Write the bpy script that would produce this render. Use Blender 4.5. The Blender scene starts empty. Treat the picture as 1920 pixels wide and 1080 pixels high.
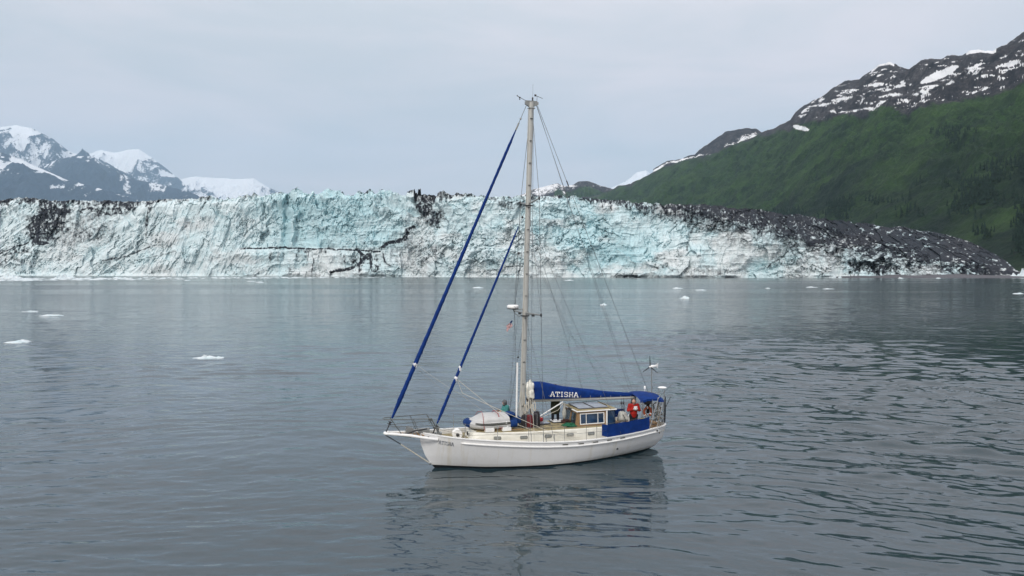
import bpy, bmesh, math, random
import numpy as np
from mathutils import Vector, Matrix

# ---------------------------------------------------------------- camera, sky, sun, exposure
SC = bpy.context.scene
F_PX, PITCH, CAM_H = 1371.0, math.radians(1.546), 9.1
cam_d = bpy.data.cameras.new("camera"); cam = bpy.data.objects.new("camera", cam_d)
SC.collection.objects.link(cam); SC.camera = cam
cam.location = (0, 0, CAM_H); cam.rotation_euler = (math.radians(90) - PITCH, 0, 0)
cam_d.sensor_width = 36.0; cam_d.lens = 36.0 * F_PX / 1920; cam_d.clip_start = 0.5; cam_d.clip_end = 60000
SUN_EL, SUN_AZ = math.radians(38), math.radians(205)     # azimuth clockwise from +Y: behind the camera, to the left
world = bpy.data.worlds.new("World"); SC.world = world; world.use_nodes = True
nt = world.node_tree; nt.nodes.clear(); L = nt.links
N = lambda t, **k: (lambda n: ([setattr(n, a, b) for a, b in k.items()], n)[1])(nt.nodes.new(t))
out = N('ShaderNodeOutputWorld'); mix = N('ShaderNodeMixShader')
sky = N('ShaderNodeTexSky', sky_type='NISHITA', sun_disc=False, sun_elevation=SUN_EL, sun_rotation=SUN_AZ)
b1 = N('ShaderNodeBackground'); b1.inputs[1].default_value = 0.10; L.new(sky.outputs[0], b1.inputs[0])
tc = N('ShaderNodeTexCoord'); mp = N('ShaderNodeMapping'); mp.inputs['Scale'].default_value = (1.2, 1.2, 6.0); mp.inputs['Rotation'].default_value = (0, 0.12, 0)
L.new(tc.outputs['Generated'], mp.inputs[0])
nz = N('ShaderNodeTexNoise'); nz.inputs['Scale'].default_value = 2.2; nz.inputs['Detail'].default_value = 7; nz.inputs['Roughness'].default_value = 0.55
nz.inputs['Distortion'].default_value = 0.4
L.new(mp.outputs[0], nz.inputs[0])
rp = N('ShaderNodeValToRGB'); rp.color_ramp.elements[0].position = 0.36; rp.color_ramp.elements[1].position = 0.66
rp.color_ramp.elements[0].color = (0.545, 0.55, 0.56, 1); rp.color_ramp.elements[1].color = (0.71, 0.645, 0.65, 1)
L.new(nz.outputs[0], rp.inputs[0])
b2 = N('ShaderNodeBackground'); b2.inputs[1].default_value = 1.0; L.new(rp.outputs[0], b2.inputs[0])
sx = N('ShaderNodeSeparateXYZ'); L.new(tc.outputs['Generated'], sx.inputs[0])      # overcast: brighter overhead than near the horizon
zr = N('ShaderNodeMapRange'); zr.interpolation_type = 'SMOOTHSTEP'; zr.inputs['From Min'].default_value = .12; zr.inputs['From Max'].default_value = .85
zr.inputs['To Min'].default_value = 1.0; zr.inputs['To Max'].default_value = 1.9; L.new(sx.outputs['Z'], zr.inputs['Value']); L.new(zr.outputs[0], b2.inputs[1])
mix.inputs[0].default_value = 0.90
L.new(b1.outputs[0], mix.inputs[1]); L.new(b2.outputs[0], mix.inputs[2]); L.new(mix.outputs[0], out.inputs[0])
sun_d = bpy.data.lights.new("sun", 'SUN'); sun_d.energy = 1.5; sun_d.angle = math.radians(14); sun_d.color = (1, 0.96, 0.9)
sun = bpy.data.objects.new("sun", sun_d); SC.collection.objects.link(sun)
sd = Vector((math.sin(SUN_AZ) * math.cos(SUN_EL), math.cos(SUN_AZ) * math.cos(SUN_EL), math.sin(SUN_EL)))
sun.rotation_euler = sd.to_track_quat('Z', 'Y').to_euler()
SC.view_settings.view_transform = 'Standard'; SC.view_settings.look = 'None'; SC.view_settings.exposure = 0.30; SC.view_settings.gamma = 1
try:
    SC.cycles.use_denoising = True; SC.cycles.volume_bounces = 2; SC.cycles.max_bounces = 8
    SC.cycles.sample_clamp_indirect = 6
except Exception: pass
random.seed(3); RNG = np.random.default_rng(5)

# ---------------------------------------------------------------- helpers
def setp(o, label=None, cat=None, group=None, kind=None):
    if label: o['label'] = label
    if cat: o['category'] = cat
    if group: o['group'] = group
    if kind: o['kind'] = kind
    return o
class G:                      # tiny node-graph builder
    def __init__(s, name):
        s.m = bpy.data.materials.new(name); s.m.use_nodes = True; s.t = s.m.node_tree; s.t.nodes.clear()
        s.out = s.n('ShaderNodeOutputMaterial'); s.b = s.n('ShaderNodeBsdfPrincipled'); s.l(s.b, 0, s.out, 0)
        s.co = s.n('ShaderNodeTexCoord')
    def n(s, t, **k):
        x = s.t.nodes.new(t)
        for a, b in k.items(): setattr(x, a, b)
        return x
    def l(s, a, ao, b, bi): s.t.links.new(a.outputs[ao], b.inputs[bi])
    def noise(s, sc, det=4, rough=.55, scale=None, dist=0, rot=None, coord='Object'):
        n = s.n('ShaderNodeTexNoise'); n.inputs['Scale'].default_value = sc; n.inputs['Detail'].default_value = det
        n.inputs['Roughness'].default_value = rough; n.inputs['Distortion'].default_value = dist
        if scale:
            m = s.n('ShaderNodeMapping'); m.inputs['Scale'].default_value = scale
            if rot: m.inputs['Rotation'].default_value = rot
            s.l(s.co, coord, m, 0); s.l(m, 0, n, 0)
        else: s.l(s.co, coord, n, 0)
        return n
    def ramp(s, src, stops, so=0):
        r = s.n('ShaderNodeValToRGB'); e = r.color_ramp.elements
        while len(e) < len(stops): e.new(0.5)
        for q, (p, c) in zip(e, stops):
            q.position = p; q.color = (*c, 1) if isinstance(c, tuple) else (c, c, c, 1)
        s.l(src, so, r, 0); return r
    def math(s, op, a, b=None, c=None):
        m = s.n('ShaderNodeMath', operation=op)
        for i, v in enumerate((a, b, c)):
            if v is None: continue
            if isinstance(v, (int, float)): m.inputs[i].default_value = v
            elif isinstance(v, tuple): s.l(v[0], v[1], m, i)
            else: s.l(v, 0, m, i)
        return m
    def mix(s, fac, a, b, mode='MIX'):
        m = s.n('ShaderNodeMix', data_type='RGBA', blend_type=mode)
        for i, v in ((0, fac), (6, a), (7, b)):
            if isinstance(v, (int, float)): m.inputs[i].default_value = v
            elif isinstance(v, tuple) and isinstance(v[0], (int, float)): m.inputs[i].default_value = (*v, 1)
            elif isinstance(v, tuple): s.l(v[0], v[1], m, i)
            else: s.l(v, 0 if v.bl_idname != 'ShaderNodeMix' else 2, m, i)
        return m
    def col(s, n, o=None): s.l(n, (2 if n.bl_idname == 'ShaderNodeMix' else 0) if o is None else o, s.b, 'Base Color')
    def bump(s, src, strength, dist, prev=None):
        b = s.n('ShaderNodeBump'); b.inputs['Strength'].default_value = strength; b.inputs['Distance'].default_value = dist
        s.l(src, 0, b, 'Height')
        if prev: s.l(prev, 0, b, 'Normal')
        s.l(b, 0, s.b, 'Normal'); return b
    def attr(s, name): return s.n('ShaderNodeAttribute', attribute_name=name)
    def set(s, **k):
        for a, v in k.items(): s.b.inputs[a.replace('_', ' ')].default_value = v
        return s
def simple(name, c, rough=.5, var=.15, sc=6, metal=0, bump=.0, spec=.5, stretch=None):
    g = G(name); n = g.noise(sc, 5, .6, stretch)
    lo = tuple(max(0, x * (1 - var)) for x in c); hi = tuple(min(1, x * (1 + var)) for x in c)
    g.col(g.ramp(n, [(.3, lo), (.7, hi)])); g.set(Roughness=rough, Metallic=metal); g.b.inputs['Specular IOR Level'].default_value = spec
    if bump: g.bump(n, .6, bump)
    return g.m

def hashv(ix, iy, iz, seed):
    h = (ix * 374761393 + iy * 668265263 + iz * 2147483647 + seed * 1274126177) & 0xFFFFFFFF
    h = ((h ^ (h >> 13)) * 1274126177) & 0xFFFFFFFF
    return ((h ^ (h >> 16)) & 0xFFFF) / 65535.0
def vnoise(x, y, z=None, seed=0):
    x = np.asarray(x, float); y = np.asarray(y, float); z = np.zeros_like(x) if z is None else np.asarray(z, float)
    ix, iy, iz = (np.floor(v).astype(np.int64) for v in (x, y, z))
    fx, fy, fz = x - ix, y - iy, z - iz
    fx, fy, fz = (t * t * t * (t * (t * 6 - 15) + 10) for t in (fx, fy, fz)); r = 0
    for dx in (0, 1):
        for dy in (0, 1):
            for dz in (0, 1):
                r = r + hashv(ix + dx, iy + dy, iz + dz, seed) * (fx if dx else 1 - fx) * (fy if dy else 1 - fy) * (fz if dz else 1 - fz)
    return r
def fbm(x, y, z=None, oct=5, gain=.5, seed=0, ridged=False):
    z = np.zeros_like(x) if z is None else z
    a, s, t = 1.0, 0, 0; w = 1.0
    for o in range(oct):
        n = vnoise(x, y, z, seed + o * 17)
        if ridged: n = (1 - abs(2 * n - 1)) ** 1.6
        s = s + a * n; t += a; a *= gain
        x, y, z = x * 2.03 + y * .11 + 3.1, y * 2.03 - x * .11 + 7.7, z * 2.03 + 1.3
    return s / t
def sstep(a, b, x): t = np.clip((x - a) / (b - a), 0, 1); return t * t * (3 - 2 * t)
def grid_object(name, P, mat, attrs=None, smooth=True, wrap=False, parent=None):
    """P: (rows, cols, 3) array of points"""
    nr, nc = P.shape[:2]; me = bpy.data.meshes.new(name)
    idx = np.arange(nr * nc).reshape(nr, nc)
    q = np.stack([idx[:-1, :-1], idx[:-1, 1:], idx[1:, 1:], idx[1:, :-1]], -1).reshape(-1, 4)
    me.vertices.add(nr * nc); me.vertices.foreach_set('co', P.reshape(-1).astype(np.float32))
    me.loops.add(q.size); me.loops.foreach_set('vertex_index', q.reshape(-1).astype(np.int32))
    me.polygons.add(len(q)); me.polygons.foreach_set('loop_start', (np.arange(len(q)) * 4).astype(np.int32))
    me.polygons.foreach_set('loop_total', np.full(len(q), 4, np.int32))
    me.polygons.foreach_set('use_smooth', np.full(len(q), smooth, bool))
    me.update(calc_edges=True); me.validate()
    if attrs:
        for k, v in attrs.items():
            at = me.attributes.new(k, 'FLOAT', 'POINT'); at.data.foreach_set('value', v.reshape(-1).astype(np.float32))
    me.materials.append(mat); o = bpy.data.objects.new(name, me); SC.collection.objects.link(o)
    if parent: o.parent = parent
    return o
# bearing and slope of a line of sight that was measured on site plans (column, row)
def sight(px, py):
    px = np.asarray(px, float); py = np.asarray(py, float)
    x = (px - 960) / F_PX; z = -(py - 540) / F_PX; c, s = math.cos(PITCH), math.sin(PITCH)
    Y = c + z * s; Z = -s + z * c
    return x / Y, Z / Y
def slope2row(k):             # inverse of the slope
    c, s = math.cos(PITCH), math.sin(PITCH)
    z = (k * c + s) / (c - k * s); return 540 - z * F_PX

# ---------------------------------------------------------------- water
WATER_COL = (0.019, 0.038, 0.048, 1)
def wave_height(X, Y, cell):
    """ripples in metres at world positions; octaves finer than the local cell are left out"""
    def band(lam, h): return h * np.clip((lam / cell - 1.2) / 1.5, 0, 1)
    wx = X + 1.6 * (fbm(X / 9, Y / 9, oct=2, seed=201) - .5) * 2; wy = Y + 2.4 * (fbm(X / 14, Y / 10, oct=2, seed=202) - .5) * 2
    ang = np.clip(X / 60, -.6, .6) * -.28                       # crests swing round the bay a little
    u = wx * np.cos(ang) + wy * np.sin(ang); v = -wx * np.sin(ang) + wy * np.cos(ang)
    ruf = .72 + .85 * sstep(.36, .66, fbm(X / 34 + 3, Y / 16, oct=4, gain=.55, seed=205)) * (.55 + .45 * sstep(-30, 14, X + (Y - 34) * .2)) + .55 * sstep(2, 16, X) * sstep(22, 34, Y)
    h = band(7, .060) * (fbm(u / 6.5, v / 3.0, oct=2, seed=211) - .5) * 1.2
    for lam, st, amp, sd in ((2.2, 2.0, .075, 221), (1.0, 2.1, .090, 231), (.5, 2.0, .066, 241), (.25, 1.8, .026, 251)):
        n = vnoise(u / lam / st + 5, v / lam, seed=sd) * .62 + vnoise((u + .5 * v) / lam / st * 1.4, v / lam * 1.3 + 9, seed=sd + 3) * .38
        h = h + band(lam, amp) * (n ** 1.6 - .35) * ruf * (1.0 + (.5 if lam < 2 else 0) * (ruf - .5))
    return h
def make_water():
    g = G('sea_water')
    g.set(Roughness=.03, IOR=1.6); g.b.inputs['Base Color'].default_value = WATER_COL
    mid = g.attr('mid'); far = g.attr('far')                    # wind-ruffled distance: ripples far below the size of a pixel
    streak = g.noise(.006, 5, .6, (.35, 3.2, 1), .4)
    g.l(g.math('ADD', g.math('MULTIPLY', (far, 2), g.ramp(streak, [(.38, .03), (.52, .12)])), .045), 0, g.b, 'Roughness')
    n1 = g.noise(1.3, 4, .6, (.42, 1.5, 1), .5, (0, 0, -.1)); n2 = g.noise(5, 3, .5, (.5, 1.4, 1), .3, (0, 0, .12))
    n0 = g.noise(.22, 4, .6, (.5, 1.6, 1), .3)
    farh = g.math('MULTIPLY', g.math('ADD', g.math('MULTIPLY', n1, .10), g.math('MULTIPLY', n0, .20)), (mid, 2))
    g.bump(g.math('ADD', farh, g.math('MULTIPLY', n2, .0035)), 1.0, 1.0)
    ds = [13.0]
    while ds[-1] < 1150: ds.append(ds[-1] + max(.035, .045 * (ds[-1] / 20) ** 1.45))
    D = np.array(ds)[:, None]; az = np.tan(np.linspace(-.72, .72, 1500))[None]
    # a part of a disc round the viewpoint of the bay, denser nearby
    X = az * D; Y = D + 0 * X; cell = np.broadcast_to(np.maximum(.045 * (D / 20) ** 1.45 * 1.0, .035), X.shape)
    H = wave_height(X, Y, cell)
    H = H * sstep(0, .02, np.minimum(1, (np.arange(1500)[None] / 1500))) 
    e = np.ones(X.shape); e[:, :3] = 0; e[:, -3:] = 0; e[:2] = 0; e[-2:] = 0
    Z = np.where(e > 0, H, -.3)
    o = grid_object('water', np.stack([X, Y, Z], -1), g.m, dict(far=sstep(120, 300, Y), mid=sstep(50, 150, Y)))
    xs = np.concatenate([-np.geomspace(40000, 60, 24), np.linspace(-55, 55, 23), np.geomspace(60, 40000, 24)])
    ys = np.concatenate([[-3000, -300, -50], np.linspace(0, 80, 17), np.geomspace(100, 40000, 30)])
    X, Y = np.meshgrid(xs, ys)
    o2 = grid_object('outer', np.stack([X, Y, 0 * X - .3], -1), g.m, dict(far=1.0 + 0 * X, mid=1.0 + 0 * X))
    bm = bmesh.new(); bm.from_mesh(o.data); bm.from_mesh(o2.data)
    bm.to_mesh(o.data); bm.free(); bpy.data.objects.remove(o2)
    return setp(o, kind='structure')
make_water()

# ---------------------------------------------------------------- glacier
def ip(x, pts):
    a = np.array(pts, float); return np.interp(x, a[:, 0], a[:, 1])
def seg_d(px, py, pts, jit=None):
    """distance to a polyline"""
    d = np.full(px.shape, 1e9)
    for (x0, y0), (x1, y1) in zip(pts[:-1], pts[1:]):
        vx, vy = x1 - x0, y1 - y0; t = np.clip(((px - x0) * vx + (py - y0) * vy) / (vx * vx + vy * vy), 0, 1)
        d = np.minimum(d, np.hypot(px - x0 - t * vx, py - y0 - t * vy))
    return d
def ell(px, py, cx, cy, rx, ry, rot=0):
    c, s = math.cos(rot), math.sin(rot); u = (px - cx) * c + (py - cy) * s; v = -(px - cx) * s + (py - cy) * c
    return np.clip(1 - np.sqrt((u / rx) ** 2 + (v / ry) ** 2), 0, 1)
CREST = [(-500, 362), (-200, 374), (0, 374), (40, 369), (60, 371), (100, 377), (180, 375), (250, 377), (300, 374), (380, 372), (450, 370), (520, 366), (560, 362), (610, 357), (650, 363),
         (690, 362), (740, 358), (775, 366), (800, 362), (850, 364), (900, 367), (960, 369), (1020, 366), (1060, 368), (1120, 374), (1180, 378), (1250, 382), (1320, 385),
         (1380, 390), (1450, 396), (1500, 404), (1560, 412), (1620, 420), (1700, 427), (1750, 434), (1800, 447), (1840, 463), (1870, 479), (1890, 492), (1912, 511)]
def make_glacier():
    cols = np.concatenate([np.linspace(-480, -20, 160), np.linspace(-18, 1912, 1750)])
    nf, nb = 170, 46
    base = ip(cols, [(-500, 960), (-200, 930), (0, 905), (400, 850), (560, 830), (700, 775), (960, 740), (1300, 702), (1560, 694), (1600, 702), (1750, 712), (1912, 722)])
    crest_row = ip(cols, CREST)
    jag = ip(cols, [(-500, 3), (350, 3), (420, 6), (520, 13), (760, 13), (800, 8), (1100, 5), (1500, 6), (1700, 4), (1912, 1)])
    cn = fbm(cols / 26, cols * 0 + .5, oct=5, gain=.62, seed=3) - .5
    crest_row = crest_row - cn * jag * 1.7
    az, kc = sight(cols, crest_row)
    # set-back of the crest behind the foot
    sb = ip(cols, [(-500, 40), (0, 34), (350, 24), (700, 20), (1100, 22), (1400, 40), (1560, 80), (1700, 130), (1800, 120), (1912, 30)])
    zc = CAM_H + kc * (base + sb)                       # crest height
    t = np.linspace(0, 1, nf)[:, None] ** .97
    cliff = ip(cols, [(-500, .9), (1300, .9), (1450, .7), (1560, .48), (1700, .35), (1850, .4), (1912, .5)])[None]
    prof = np.where(t < cliff, .12 * (t / cliff), .12 + .88 * ((t - cliff) / (1 - cliff)) ** 1.25)
    gentle = ip(cols, [(-500, .75), (400, .6), (1300, .4), (1500, 0), (1912, 0)])[None]
    prof = prof * (1 - gentle) + t * gentle
    D = base[None] + sb[None] * prof; Z = zc[None] * t - .8 * (1 - t)
    # surface falling gently behind the crest
    tb = np.linspace(0, 1, nb + 1)[1:, None]
    back = ip(cols, [(-500, 700), (1400, 700), (1700, 260), (1912, 60)])[None]
    D = np.vstack([D, (base + sb)[None] + back * tb ** 1.6]); Z = np.vstack([Z, zc[None] * (1 - .25 * tb)])
    X = az[None] * D
    row = slope2row((Z - CAM_H) / D); px = np.broadcast_to(cols[None], D.shape)
    S = X * 1.0                                           # metres along the face
    T = np.vstack([np.broadcast_to(t, (nf, len(cols))), np.ones((nb, len(cols)))])
    left = sstep(520, 250, px)                              # tilted slabs on the left
    shear = left * .25
    fac = fbm((S - shear * Z) / 34, Z / 60, D / 200, 4, .5, 11, True)
    rib = fbm((S + 3 * np.sin(Z / 14)) / 13, Z / 38, D / 90, 4, .55, 23, True)
    slab = fbm((S + .5 * Z) / 60, (Z - .62 * S * left) / 9, D / 90, 4, .55, 31, True)
    fine = fbm(S / 4.2, Z / 6, D / 8, 4, .6, 47)
    # broken blocks: cellular facets
    def cells(u, v, w, seed):
        iu, iv, iw = np.floor(u).astype(np.int64), np.floor(v).astype(np.int64), np.floor(w).astype(np.int64)
        best = np.full(u.shape, 9.); val = np.zeros(u.shape)
        for a in (-1, 0, 1):
            for b in (-1, 0, 1):
                cu, cv = iu + a, iv + b
                ju = cu + hashv(cu, cv, iw * 0, seed); jv = cv + hashv(cu, cv, iw * 0, seed + 5)
                d = (u - ju) ** 2 + (v - jv) ** 2
                h = hashv(cu, cv, iw * 0, seed + 9) + (hashv(cu, cv, iw * 0, seed + 3) - .5) * (u - ju) * 1.3 + (hashv(cu, cv, iw * 0, seed + 4) - .3) * (v - jv)
                k = d < best; best = np.where(k, d, best); val = np.where(k, h, val)
        return val
    wu = fbm(S / 20, Z / 20, D / 60, 3, .5, 61) * 2.2
    blk = cells(S / 15 + wu, Z / 22 + wu, D / 50, 71); blk2 = cells(S / 5.5 + wu * 2, Z / 8 - wu, D / 50, 83)
    serac = sstep(380, 520, px) * sstep(900, 780, px) * sstep(.45, .9, T)
    amp = ip(cols, [(-500, 1), (1300, 1), (1500, 1), (1700, .95), (1840, .8), (1912, .25)])[None]
    env = sstep(0, .05, T)
    crk = sstep(.90, 1.0, 1 - np.abs(2 * fbm((S - .5 * left * Z) / 11 + 1.5 * fine, Z / 17 + fine, D / 60, 3, .6, 131) - 1)) * sstep(.40, .62, fbm(S / 30, Z / 22, D / 90, 3, .5, 133))
    crk2 = sstep(.88, 1.0, 1 - np.abs(2 * fbm((S + .9 * Z * left) / 30 + fine, (Z - .38 * S * left) / 13 + fine, D / 60, 3, .6, 137) - 1)) * sstep(.42, .6, fbm(S / 60, Z / 30, D / 90, 3, .5, 139))
    disp = (fac * 13 * (1 - .7 * left) + rib * 6 * (1 - .9 * left) + slab * 3.4 + fac * rib * 6 * left - crk * 2.5 - crk2 * 3 + blk * (4.5 + 4 * serac) + blk2 * (1.0 + 1.2 * serac) + fine * 1.4 - 14) * amp
    disp += 7 * np.exp(-((px - 537 + (row - 420) * .1) / 7) ** 2) * -1 * sstep(366, 385, row) * sstep(515, 470, row)       # deep crevice
    disp += 6 * sstep(2.5, -2.5, row - 467 - 2 * np.sin(px / 25)) * sstep(440, 470, px) * sstep(700, 660, px) * -.8            # upper wall set back above a ledge
    disp -= 8 * ell(px, row, 1180, 522, 42, 7)
    jx, jy = (fbm(px / 9, row / 9, oct=3, seed=301) - .5) * 40, (fbm(px / 9, row / 9, oct=3, seed=302) - .5) * 24
    disp -= 22 * ell(px + jx, row + jy, 1640, 498, 58, 13) + 9 * ell(px + jx, row + jy, 1566, 475, 15, 13)
    Dn = D - disp * (.35 + .65 * env)
    Zn = Z + (fbm(S / 7, D / 7, Z / 12, 4, .6, 91) - .5) * ip(cols, [(-500, 5), (380, 5), (520, 9), (760, 9), (900, 5), (1500, 5), (1912, 1.5)])[None] * sstep(.35, 1, T)
    Zn = Zn + (blk - .5) * 5 * serac
    Xn = az[None] * Dn
    P = np.stack([Xn, Dn, Zn], -1)
    # ---- rock debris on and in ice, plus painted cave and crevice shade (0..1), ice tint
    row2 = row + (fbm(px / 14, row / 14, oct=4, seed=5) - .5) * 16; px2 = px + (fbm(px / 14, row / 14, oct=4, seed=15) - .5) * 22
    st = fbm(px / 5, row / 22, oct=4, gain=.6, seed=7); st2 = fbm(px / 3.2, row / 6, oct=4, gain=.6, seed=8)
    net = fbm(px / 16, row / 12, oct=5, gain=.6, seed=9, ridged=True)
    below = row - ip(px[0], CREST)[None]
    d = np.zeros(px.shape)
    def add(v): np.maximum(d, v, out=d)
    # crest bands
    w = ip(cols, [(-500, 14), (0, 11), (60, 14), (130, 6), (180, 14), (250, 17), (300, 6), (520, 1), (560, 0), (770, 0), (785, 24), (830, 22), (850, 4), (900, 5), (940, 11), (980, 16), (1010, 14), (1050, 3), (1090, 6), (1150, 16), (1250, 34), (1350, 48), (1450, 56), (1540, 54), (1600, 46), (1700, 62), (1850, 90), (1912, 90)])[None]
    s_ = ip(cols, [(-500, .9), (0, .85), (250, .95), (320, .6), (520, .5), (785, 1), (940, .62), (1010, .62), (1100, .8), (1300, 1.0), (1500, 1.15), (1650, 1.2), (1912, 1.1)])[None]
    add(1.15 * s_ * sstep(w * 1.25 + 1, w * .25, below + (st - .5) * 26 * sstep(0, 12, w)) * (.35 + 1.0 * net))
    add(.62 * sstep(75, 20, below) * sstep(1080, 1330, px) * sstep(.42, .72, st) * (.5 + .7 * net))
    add(.5 * sstep(30, 0, below) * sstep(520, 380, px) * sstep(.5, .8, net))
    # left stain
    q = ell(px2 + (row2 - 416) * .5, row2, 88, 414, 50, 56); add(1.35 * sstep(.0, .6, q) * (.25 + .6 * st + .5 * sstep(.3, .6, net))); q = ell(px2, row2, 175, 392, 95, 16, .05); add(.85 * sstep(0, .5, q) * sstep(.3, .6, net))
    q = ell(px2, row2, 72, 456, 22, 8); add(1.2 * sstep(.0, .4, q))
    q = ell(px2, row2, 150, 430, 110, 60); add(.62 * sstep(0, .8, q) * (.3 + net))
    q = ell(px2, row2, 25, 482, 90, 44); add(.75 * sstep(0, .8, q) * sstep(.35, .75, net))
    for pl, wd, s in (([(190, 488), (235, 480), (280, 462)], 2.2, .75), ([(0, 475), (28, 462), (50, 455)], 2, .9), ([(340, 432), (362, 410), (385, 378)], 3.5, .5), ([(275, 425), (276, 405), (284, 385)], 4, .9), ([(270, 448), (275, 430)], 2, .7),
                      ([(450, 466), (520, 464), (560, 466), (640, 467), (712, 471)], 2.2, 1.2), ([(618, 510), (648, 505), (672, 496), (682, 482), (668, 468)], 3.5, 1.2), ([(714, 466), (728, 456), (748, 452), (760, 447), (762, 432), (775, 426)], 5, 1.1),
                      ([(776, 426), (790, 395), (800, 400)], 2, .4), ([(1290, 470), (1294, 440), (1300, 425)], 3, .6), ([(1140, 480), (1190, 478)], 2, .3), ([(940, 502), (975, 498)], 1.5, .8), ([(900, 508), (930, 505)], 1.3, .6),
                      ([(200, 500), (300, 478), (330, 470)], 1.5, .5), ([(1225, 506), (1250, 498), (1262, 508)], 3, .6), ([(1440, 500), (1470, 480), (1480, 455)], 2.4, .6), ([(1350, 470), (1380, 430)], 2.4, .5), ([(715, 470), (722, 492), (730, 500)], 2, .8)):
        add(s * sstep(wd * 1.15, wd * .35, seg_d(px + (px2 - px) * .35, row + (row2 - row) * .35, pl)))
    q = ell(px2, row2, 685, 490, 42, 30); add(1.4 * sstep(.1, .5, q) * sstep(.4, .7, .5 * net + .5 * st))
    q = ell(px2, row2, 575, 488, 130, 34); add(.85 * sstep(0, .6, q) * sstep(.5, .75, st) * sstep(465, 470, row))
    q = ell(px2, row2, 795, 385, 24, 38, -.2); add(1.15 * sstep(.05, .5, q) * (.4 + .8 * net))
    q = ell(px2, row2, 815, 412, 30, 30); add(.8 * sstep(.1, .5, q) * sstep(.4, .65, net))
    q = ell(px2, row2, 775, 478, 100, 52); add(.42 * sstep(0, .7, q) * (.4 + st2))
    q = ell(px2, row2, 900, 440, 110, 70); add(.25 * sstep(0, .7, q) * (.2 + 1.2 * net))
    q = ell(px2, row2, 970, 384, 55, 13); add(.75 * sstep(.1, .6, q) * (.3 + .9 * net))
    q = ell(px2, row2, 1180, 519, 42, 4); add(.8 * sstep(.05, .4, q))  # cave at the ice foot: its darkness painted into the mask
    q = ell(px2, row2, 1330, 508, 105, 14); add(.5 * sstep(0, .6, q) * (.3 + net))
    q = ell(px2, row2, 1500, 480, 90, 50); add(.5 * sstep(0, .6, q) * sstep(.4, .7, net))
    q = ell(px + jx, row + jy, 1640, 500, 60, 17); add(.95 * sstep(.05, .35, q))  # larger cave on the right, its inner shade painted dark
    q = ell(px + jx, row + jy, 1566, 475, 20, 14); add(.75 * sstep(.1, .5, q))  # small hollow, shade painted in the same way
    right = 1.8 * sstep(-20, 16, np.interp(px, [1480, 1550, 1600, 1650, 1700, 1800, 1912], [404, 430, 448, 466, 482, 494, 506]) - row2 + (st - .5) * 16) * sstep(1480, 1570, px2) * (.62 + .5 * st2); add(right)
    add(1.2 * sstep(1770, 1830, px2) * (.45 + .7 * st)); right = np.maximum(right, 1.6 * sstep(1770, 1830, px2) * (.45 + .7 * st)); add(.9 * sstep(nf - 1, nf + 6, np.arange(nf + nb))[:, None] * np.ones_like(px) * .5 * (.4 + net))
    nf_ = fbm(px / 2.6, row / 3.4, oct=3, gain=.65, seed=311); nf2 = fbm(px / 4.5, row / 9, oct=4, gain=.6, seed=313, ridged=True)
    d = d * (.30 + .62 * sstep(.28, .62, nf_) + .42 * sstep(.3, .75, nf2))
    marble = fbm((px + .9 * row) / 9, (row - .35 * px) / 5.5, oct=5, gain=.6, seed=341, ridged=True); mb2 = fbm((px + 1.2 * row) / 30, (row - .3 * px) / 15, oct=4, gain=.55, seed=343)
    d = np.maximum(d, right * (.12 + .75 * sstep(.25, .55, marble) + .15 * nf_))
    dirty = sstep(1130, 1420, px) * sstep(ip(cols, [(1100, 45), (1300, 85), (1450, 105), (1600, 120), (1912, 140)])[None], 8, below)
    d = np.maximum(d, 1.35 * dirty ** .8 * (.26 + .55 * sstep(.32, .62, marble) + .35 * sstep(.42, .62, mb2)) * (1 - .3 * sstep(0, 60, below) * sstep(1560, 1400, px)))
    fleck = sstep(.24, .44, fbm((px + 1.5 * row) / 11, (row - .3 * px) / 4, oct=4, gain=.6, seed=351)); d = d * (1 - sstep(1540, 1640, px) * (1 - fleck) * .75)
    zone = np.clip(-.12 + .5 * fbm(px / 70, row / 26, oct=3, seed=321) + .5 * sstep(1050, 1500, px) + .2 * sstep(450, 250, px) - .35 * sstep(470, 560, px) * sstep(760, 700, px) * sstep(470, 455, row), 0, 1)
    np.maximum(d, zone * (.6 * sstep(.60, .80, nf2) * sstep(.45, .62, nf_) + .3 * crk + .5 * crk2), out=d)  # dirt flecks, plus crevice shade painted dark along the cracks
    vst = fbm(px / 3, row / 30, oct=4, gain=.6, seed=331); np.maximum(d, .8 * sstep(1150, 1400, px) * sstep(.50, .72, vst) * sstep(100, 30, below) * sstep(.2, .6, nf2), out=d)
    pink = sstep(.45, .75, fbm(px / 60, row / 30, oct=4, seed=77)) * (1 - sstep(400, 520, px) * sstep(800, 700, px) * sstep(468, 462, row))
    blue = np.clip(.35 + .75 * (fbm(px / 45, row / 30, oct=4, seed=37) - .45) + .35 * sstep(430, 560, px) * sstep(800, 720, px) * sstep(470, 460, row)
                   + .35 * ell(px, row, 1100, 440, 130, 90) * 2 + .8 * ell(px, row, 1006, 428, 12, 26) + .6 * ell(px2, row2, 537, 425, 12, 60)
                   + .3 * ell(px, row, 1200, 470, 170, 60) - .5 * pink - .25 * sstep(460, 300, px), 0, 1)
    g = G('glacier_ice')
    ad, ab, apk = g.attr('debris_shade'), g.attr('blue'), g.attr('grit')
    vn = g.noise(.4, 6, .7, (1, 1, .6), .3); vn2 = g.noise(.12, 5, .65, (1, .6, .5)); fine_n = g.noise(2.2, 4, .7)
    ice = g.mix(g.ramp(ab, [(.15, 0.), (.9, 1.)], 2), (.69, .77, .785), (.47, .66, .70))
    ice = g.mix(g.ramp(vn2, [(.42, 0.), (.75, .5)]), ice, (.50, .69, .73))
    ice = g.mix(g.ramp(apk, [(.2, 0.), (1., .28)], 2), ice, (.64, .60, .585))
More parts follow.
